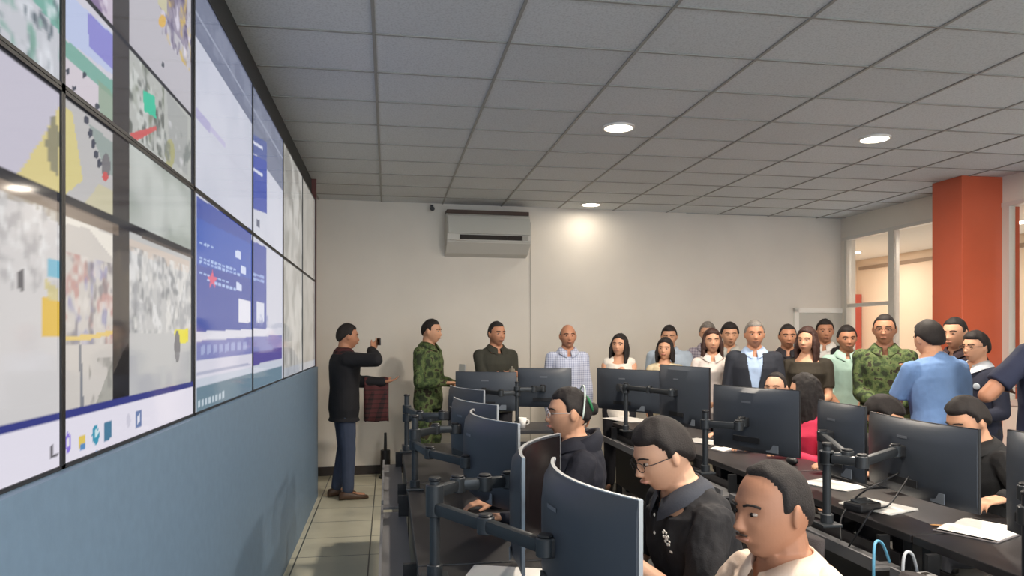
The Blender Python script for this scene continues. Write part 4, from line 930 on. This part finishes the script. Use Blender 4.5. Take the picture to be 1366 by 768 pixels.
    if glasses:
        q = Soup()
        for s_ in (-1, 1):
            c_ = np.array([s_*.031, .0985, .000]); q.tube([HT(c_+np.array([math.cos(a)*.024, -abs(math.cos(a)*.024)*.18*(1 if s_*math.cos(a) > 0 else -.2), math.sin(a)*.016]))[0] for a in np.linspace(0, 2*PI, 21)], .0016, n=6)
            q.tube([HT(p)[0] for p in ((s_*.055, .092, .006), (s_*.078, .070, .008), (s_*.083, .0, .008), (s_*.080, -.012, -.004))], .0016, n=6)
        q.tube([HT(p)[0] for p in ((-.008, .1, .004), (0, .102, .006), (.008, .1, .004))], .0016, n=6)
        obj('glasses', q, glasses if not glasses is True else M_black, root, smooth=True)
    root.scale = (sc, sc, sc)
    root['_'] = 0; del root['_']
    return dict(root=root, HT=HT, TT=TT, W=W, EL=EL, SH=SH, shirt=shirt, sc=sc)
def add(pd, name, soup, m, label=None, parent=None, smooth=True):
    o = obj(name, soup, m, parent or pd['root'], smooth=smooth)
    if label: o['label'] = label
    return o
def cl(name, *c, **k): return mat(name, C8(*c), k.pop('rough', .85), var=.06, vscale=10, bump=k.pop('bump', .15), bscale=k.pop('bs', 200), **k)

camoA = camo_mat('green_camouflage_cloth', [C8(40, 50, 30), C8(66, 84, 46), C8(90, 104, 62), C8(52, 46, 32)], 16)
jeans = cl('blue_denim', 56, 66, 88)
checkA = check_mat('pale_blue_check_cloth', C8(196, 202, 220), C8(128, 138, 172), .022)
checkB = check_mat('grey_lilac_check_cloth', C8(168, 162, 172), C8(120, 112, 130), .03)
plaid = check_mat('dark_red_plaid_cloth', C8(76, 34, 36), C8(20, 14, 18), .045)
LEFT, CAMF = PI/2, PI
# ---- the standing visitors, left to right
P = {}
# photographer by the end of the video wall
x, y = at(459, 7.15)
p = person((x, y), -PI/2+.25, 'person in dark jacket and jeans standing at end of the video wall, raising a phone', h=1.70, sk='brown', hair='short', top=plaid, jacket=cl('black_wool_jacket', 20, 20, 26), bottom=jeans, shoe=M_shoe,
           R=(.10, .24, 1.42), L=(-.10, .40, 1.10), Rp=(.9, .1, -.3), Lp=(-.6, -.3, -.8), Rh=((-.5, .6, .6), (-.6, -.7, 0)), Lh=((.3, .9, .15), (0, -.2, .98)), head=(0, .02, 0), curl=.3)
ph = empty('phone', (0, 0, 0)); 
W_ = p['W'][1]
c = np.array([x, y, 0])+Rz(-PI/2+.25)@(np.array([W_[0]-.05, W_[1]+.085, W_[2]+.085]))
ph.location = c; ph.rotation_euler = (0, 0, -PI/2+.25); tag(ph, 'dark phone held up before the photographer\'s face', 'phone')
obj('phone_case', Soup().box((0, 0, 0), (.14, .009, .072), bev=.004), M_black, ph); obj('phone_glass', Soup().box((0, -.005, 0), (.13, .001, .064)), M_scr, ph)
# plaid jacket over the forearm
c = np.array([x, y, 0])+Rz(-PI/2+.25)@(p['W'][-1]*.75+p['EL'][-1]*.25)
s = Soup(); 
Rr = []
for i, t in enumerate(np.linspace(-1, 1, 15)):
    a = t*1.9; zz = .035-abs(t)**1.3*.42 if abs(t) > .2 else .045; xx = math.tanh(t*3)*.048
    Rr.append(np.array([[xx+.012*math.sin(k*1.1+i)+(.006 if side else -.006)*0, -.12+k*.0215, zz+.006*math.sin(k*.9)-(.006 if side else 0)] for side, ks in ((0, range(12)), (1, range(11, -1, -1))) for k in ks])+(np.array([0, 0, 0])))
for i, q in enumerate(Rr):
    sg = 1 if i >= 7 else -1; q[12:, 0] -= sg*.012
s.rings(Rr); o = obj('draped_jacket', s, plaid, loc=tuple(c), smooth=True); o.rotation_euler = (0, 0, -PI/2+.15); tag(o, 'dark red plaid jacket draped over the photographer\'s forearm', 'jacket')
# soldier
x, y = at(571, 7.7)
p = person((x, y), PI+PI/3.2, 'person in green camouflage shirt standing left at back wall, behind arm stands', h=1.76, sk='tan', hair='crop', top=camoA, bottom=camoA, sleeve='long', R=(.12, .26, 1.05), L=(-.16, .22, 1.02), head=(.15, .05, 0))
c = np.array([x, y, 0])+Rz(PI+PI/3.2)@np.array([-.10, .34, 1.16]); o = obj('folded_paper', Soup().box((0, 0, 0), (.012, .13, .22), bev=.003), M_paper, loc=tuple(c)); o.rotation_euler = (0, .1, .4); tag(o, 'folded white paper held by the soldier', 'paper')
# dark olive polo
x, y = at(661, 7.5)
p = person((x, y), PI+.25, 'person in dark olive polo behind far desk, holding hands at chest', h=1.73, sk='brown', hair='crop', top=cl('dark_olive_polo', 50, 50, 42), sleeve='short', R=(.02, .27, 1.16), L=(-.02, .28, 1.13), Rh=((-.9, .3, .1), (0, -.6, -.5)), Lh=((.9, .3, .1), (0, -.6, .5)), head=(.15, 0, .03), bw=1.1, curl=.6)
o = obj('grey_bottle', Soup().cyl((0, 0, 0), (0, 0, .14), .028).cyl((0, 0, .14), (0, 0, .165), .012), mat('clear_grey_plastic', C8(130, 125, 112), .3), loc=tuple(np.array([x, y, 0])+Rz(PI+.25)@np.array([-.03, .345, 1.10]))); tag(o, 'small grey bottle held by the person in dark olive polo', 'bottle')
x, y = at(757, 7.5)
person((x, y), PI-.05, 'person with receding hair in pale blue checked shirt, beside wall joint', h=1.70, sk='brown', hair='bald', hm=M_hair_gr, top=checkA, sleeve='long', R=(.20, .06, .80), L=(-.20, .06, .80), head=(0, -.05, 0))
x, y = at(826, 7.5)
person((x, y), PI-.35, 'woman with dark shoulder-length hair in white top, hands clasped at chest', h=1.60, fem=True, sk='tan', hair='long', top=cl('white_cotton_top', 226, 220, 210), sleeve='none', collar=False, R=(.03, .25, 1.22), L=(-.03, .25, 1.20), Rh=((-.5, .3, .8), (-.6, -.5, 0)), Lh=((.5, .3, .8), (.6, -.5, 0)), head=(-.25, -.10, -.06), curl=.6)
x, y = at(893, 8.15)
person((x, y), PI-.5, 'person in pale blue shirt standing behind woman with dark bob', h=1.70, sk='tan', hair='short', top=cl('pale_blue_shirt', 180, 196, 214), head=(.1, .1, 0), bw=1.15)
x, y = at(887, 7.45)
person((x, y), PI-.35, 'woman with dark bob and cream top, above tall dark monitor', h=1.56, fem=True, sk='tan', hair='bob', top=cl('cream_blouse', 214, 200, 168), sleeve='short', collar=False, head=(-.2, -.06, -.04), R=(.10, .22, 1.0), L=(-.10, .22, 1.0))
x, y = at(944, 8.2)
person((x, y), PI-.5, 'person in grey checked shirt, partly hidden behind woman in white blouse', h=1.74, sk='tan', hair='short', hm=M_hair_gr, top=checkB, head=(.1, .1, 0))
x, y = at(950, 7.15)
person((x, y), PI-.35, 'woman with long reddish brown hair and white blouse, left of suited man', h=1.65, fem=True, sk='tan', hair='long', hm=M_hair_br, top=cl('white_silk_blouse', 222, 212, 206), collar=True, head=(.05, -.02, .03), R=(.10, .22, .98), L=(-.12, .22, 1.0))
x, y = at(973, 7.8)
person((x, y), PI-.5, 'person with dark hair looking out between white blouse and dark suit', h=1.72, sk='tan', hair='full', top=cl('pale_grey_shirt', 176, 176, 172), head=(.2, .05, 0))
x, y = at(1006, 6.7)
p = person((x, y), PI-.4, 'grey-haired person in dark suit jacket and light blue shirt', h=1.72, sk='brown', hair='short', hm=M_hair_gr, top=cl('light_blue_dress_shirt', 168, 190, 222), jacket=cl('charcoal_navy_suit', 38, 42, 52), head=(.05, 0, 0), bw=1.08)
x, y = at(1050, 7.4)
person((x, y), PI-.4, 'person in black shirt standing just right of the suited man', h=1.70, sk='brown', hair='crop', top=cl('black_cotton_shirt', 34, 32, 40), head=(.05, 0, 0))
x, y = at(1077, 6.6)
person((x, y), PI-.6, 'woman with dark hair in dark olive dress, arms folded low', h=1.66, fem=True, sk='tan', hair='long', hm=M_hair_br, top=cl('dark_olive_dress', 48, 42, 32), sleeve='short', collar=False, neck_open=1, dress=True, R=(.04, .24, 1.0), L=(-.06, .25, .98), Rh=((-.9, .3, 0), (0, -.6, -.5)), Lh=((.9, .3, 0), (0, -.6, .5)), head=(-.3, -.02, -.03), bw=1.12)
x, y = at(1100, 7.9)
person((x, y), PI-.6, 'person in black jacket and white shirt before the white framed door', h=1.76, sk='brown', hair='short', top=cl('white_dress_shirt', 220, 218, 214), jacket=cl('black_suit', 26, 24, 28), head=(.2, 0, 0))
x, y = at(1129, 6.9)
person((x, y), PI-.45, 'person in mint green shirt standing before the window corner', h=1.68, sk='brown', hair='short', top=cl('mint_green_shirt', 176, 208, 196), sleeve='roll', R=(.08, .22, .92), L=(-.08, .22, .92), head=(.1, .06, .03))
x, y = at(1180, 6.15)
person((x, y), PI-.6, 'person in camouflage uniform and glasses, left of light blue shirt', h=1.76, sk='brown', hair='crop', top=camoA, bottom=camoA, R=(.06, .24, .98), L=(-.08, .24, .96), head=(-.1, 0, 0), glasses=True, bw=1.06)
x, y = at(1265, 5.0)
person((x, y), .2, 'person in light blue short-sleeved shirt with back turned, leaning forward', h=1.70, sk='tan', hair='full', top=cl('light_blue_polo', 112, 146, 196), sleeve='short', lean=.22, R=(.08, .30, 1.26), L=(-.06, .30, 1.24), Rp=(.8, -.3, -.8), Lp=(-.8, -.3, -.8), head=(-.2, .1, 0), bw=1.42, vox=.007, belly=.03)
x, y = at(1278, 5.9)
person((x, y), PI/2+.35, 'person with cropped hair in dark maroon shirt before orange column', h=1.73, sk='tan', hair='crop', top=cl('dark_maroon_shirt', 44, 28, 36), head=(.0, .08, 0))
x, y = at(1305, 5.6)
p = person((x, y), PI/2+.2, 'person with thick dark hair, glasses and navy jacket with pale chest badge', h=1.61, sk='tan', hair='full', top=cl('navy_jacket_cloth', 34, 38, 56), shirtcol=cl('white_collar', 210, 215, 222), glasses=True, head=(-.05, 0, 0), R=(.12, .25, 1.0), L=(-.12, .25, 1.0))
s = Soup(); s.ellipsoid(p['TT']((-.085, .134, .35))[0], (.03, .008, .026)); add(p, 'chest_badge', s, mat('pale_badge', C8(170, 180, 190), .5), 'pale round badge')
x, y = at(1404, 4.3)
person((x, y), .1, 'person in navy polo with back turned, cut off by right frame edge', h=1.84, sk='brown', hair='short', top=cl('navy_polo', 36, 42, 66), sleeve='short', L=(-.14, .20, 1.14), R=(.14, .2, 1.14), Lp=(-.9, -.1, -.5), bw=1.05)

# ---- the seated operators
s1 = person((.86, 3.26), LEFT-.05, 'woman operator in dark navy hoodie with tied hair, seated facing video wall', h=1.62, fem=True, sk='tan', hair='tied', top=cl('navy_black_hoodie', 26, 28, 40), pose='sit', seat=.50, lean=.05, head=(0, .0, 0), vox=.0055, R=(.14, .40, .82), L=(-.16, .38, .82), glasses=mat('thin_clear_frame', C8(190, 180, 175), .2), wr=.013, bw=1.05)
HT = s1['HT']
q = Soup(); q.tube([HT(((.0835)*math.cos(a), -.052-.018*math.sin(a), .123*math.sin(a)+.004))[0] for a in np.linspace(-.15, PI+.15, 25)], .0045, n=8); add(s1, 'hair_band', q, mat('white_hair_band', C8(205, 220, 210), .4), 'thin white hair band')
q = Soup(); q.tube([HT((.034*math.cos(a), -.098+.012*math.sin(a), .040+.034*math.sin(a)))[0] for a in np.linspace(0, 2*PI, 21)], .007, n=8); add(s1, 'hair_tie', q, mat('green_hair_tie', C8(30, 110, 66), .7), 'green hair tie')
q = Soup(); q.rings([s1['TT'](np.stack([np.cos(t)*a*.95, np.sin(t)*b_-.035, np.full(24, z)+.03*np.sin(t)*-1], 1)) for t in [np.arange(24)*2*PI/24] for z, a, b_ in ((.44, .10, .085), (.50, .115, .10), (.545, .10, .085), (.54, .075, .065), (.48, .07, .06))], cap=False); add(s1, 'hood', q, cl('navy_black_hoodie', 26, 28, 40), parent=s1['shirt'])
s2 = person((1.13, 2.44), LEFT+.10, 'operator with black glasses in black polo with white chest emblem, looking down', h=1.68, sk='light', hair='full', top=cl('black_polo_cloth', 32, 32, 36), sleeve='short', shirtcol=cl('dark_polo_collar', 58, 62, 72), pose='sit', seat=.45, lean=.26, head=(.0, .34, 0), vox=.0045, R=(.12, .40, .83), L=(-.14, .38, .84), glasses=True, bw=1.12, belly=.05, wr=.014)
TT = s2['TT']
def torso_front(x, z, out=0):
    return TT((x, .12+out, z))[0]
em = Soup()
def disc(c, r, t=.003): em.ellipsoid(c, (r, t, r), R=Rx(-.26))
zc = .40; xc_ = -.09
for a in range(9): disc(TT((xc_+.019*math.cos(a*.7), .1385, zc+.005+.024*math.sin(a*.7)))[0], .0055)
disc(TT((xc_, .139, zc+.005))[0], .011)
for k in range(5): em.box(TT((xc_-.018+k*.009, .1395, zc-.040))[0], (.006, .004, .006), R=Rx(-.26))
add(s2, 'chest_emblem', em, M_paper, 'white round emblem with a short line beneath', parent=s2['shirt'])
q = Soup()
for k in range(2): q.ellipsoid(TT((0, .139-.016*k, .40+.06*k))[0], (.006, .003, .006))
add(s2, 'shirt_button', q, M_paper, parent=s2['shirt'])
s3 = person((1.03, 1.72), LEFT+.10, 'foreground operator with short dark hair and pale cream pink shirt, looking left', h=1.66, sk='brown', hair='thin', top=cl('cream_pink_shirt', 226, 204, 186, bs=350), pose='sit', seat=.40, lean=.10, head=(.06, .02, .04), vox=.004, R=(.16, .40, .80), L=(-.2, .30, .72), bw=1.08, wr=.014, belly=.03)
person((3.04, 5.30), LEFT, 'operator whose forehead shows above the monitor before suited man', h=1.66, sk='light', hair='thin', top=cl('grey_blue_shirt', 60, 62, 74), pose='sit', seat=.44, lean=.14, head=(.7, .0, 0), vox=.009)
person((2.93, 4.70), LEFT+.1, 'operator in bright pink top with dark hair, between two monitors', h=1.66, fem=True, sk='tan', hair='long', top=cl('bright_pink_top', 226, 62, 96), pose='sit', seat=.46, lean=.12, head=(-.7, .1, 0), vox=.008, collar=False, L=(-.14, .34, .80))
q = Soup(); q.tube([s3['HT'](p)[0] for p in ((-.020, .0885, -.0475), (-.008, .0975, -.0455), (.008, .0975, -.0455), (.020, .0885, -.0475))], .0030, n=6); add(s3, 'moustache', q, mat('thin_moustache_hair', C8(70, 52, 42), .8), 'thin dark moustache')
person((3.05, 3.90), LEFT+.1, 'operator whose black hair shows above monitor before camouflage uniform', h=1.66, sk='tan', hair='full', top=cl('black_tee', 26, 26, 30), pose='sit', seat=.41, lean=.2, head=(-.3, .6, 0), vox=.009)
person((3.08, 3.32), LEFT-.1, 'operator in black sleeves leaning down behind largest second-row monitor, hand on notebook', h=1.68, sk='tan', hair='full', top=cl('black_long_sleeve', 28, 28, 30), pose='sit', seat=.42, lean=.22, head=(.15, .35, 0), vox=.007, L=(-.48, .34, .845), R=(.1, .42, .82), Lh=((-.1, 1, -.12), (0, 0, -1)), curl=.55)
chair(1.00, 3.24, LEFT, 'dark office chair of the woman operator')
chair(1.11, 2.42, LEFT+.1, 'dark office chair of man with glasses')
chair(1.22, 1.70, LEFT+.2, 'dark office chair of foreground man in cream pink shirt')
chair(3.15, 5.32, LEFT, 'dark office chair behind monitor before suited man')
chair(3.03, 4.70, LEFT, 'dark office chair of operator in bright pink')
chair(3.15, 3.90, LEFT, 'dark office chair before the camouflage uniform at right')
chair(3.18, 3.32, LEFT, 'dark office chair of operator leaning down at right')
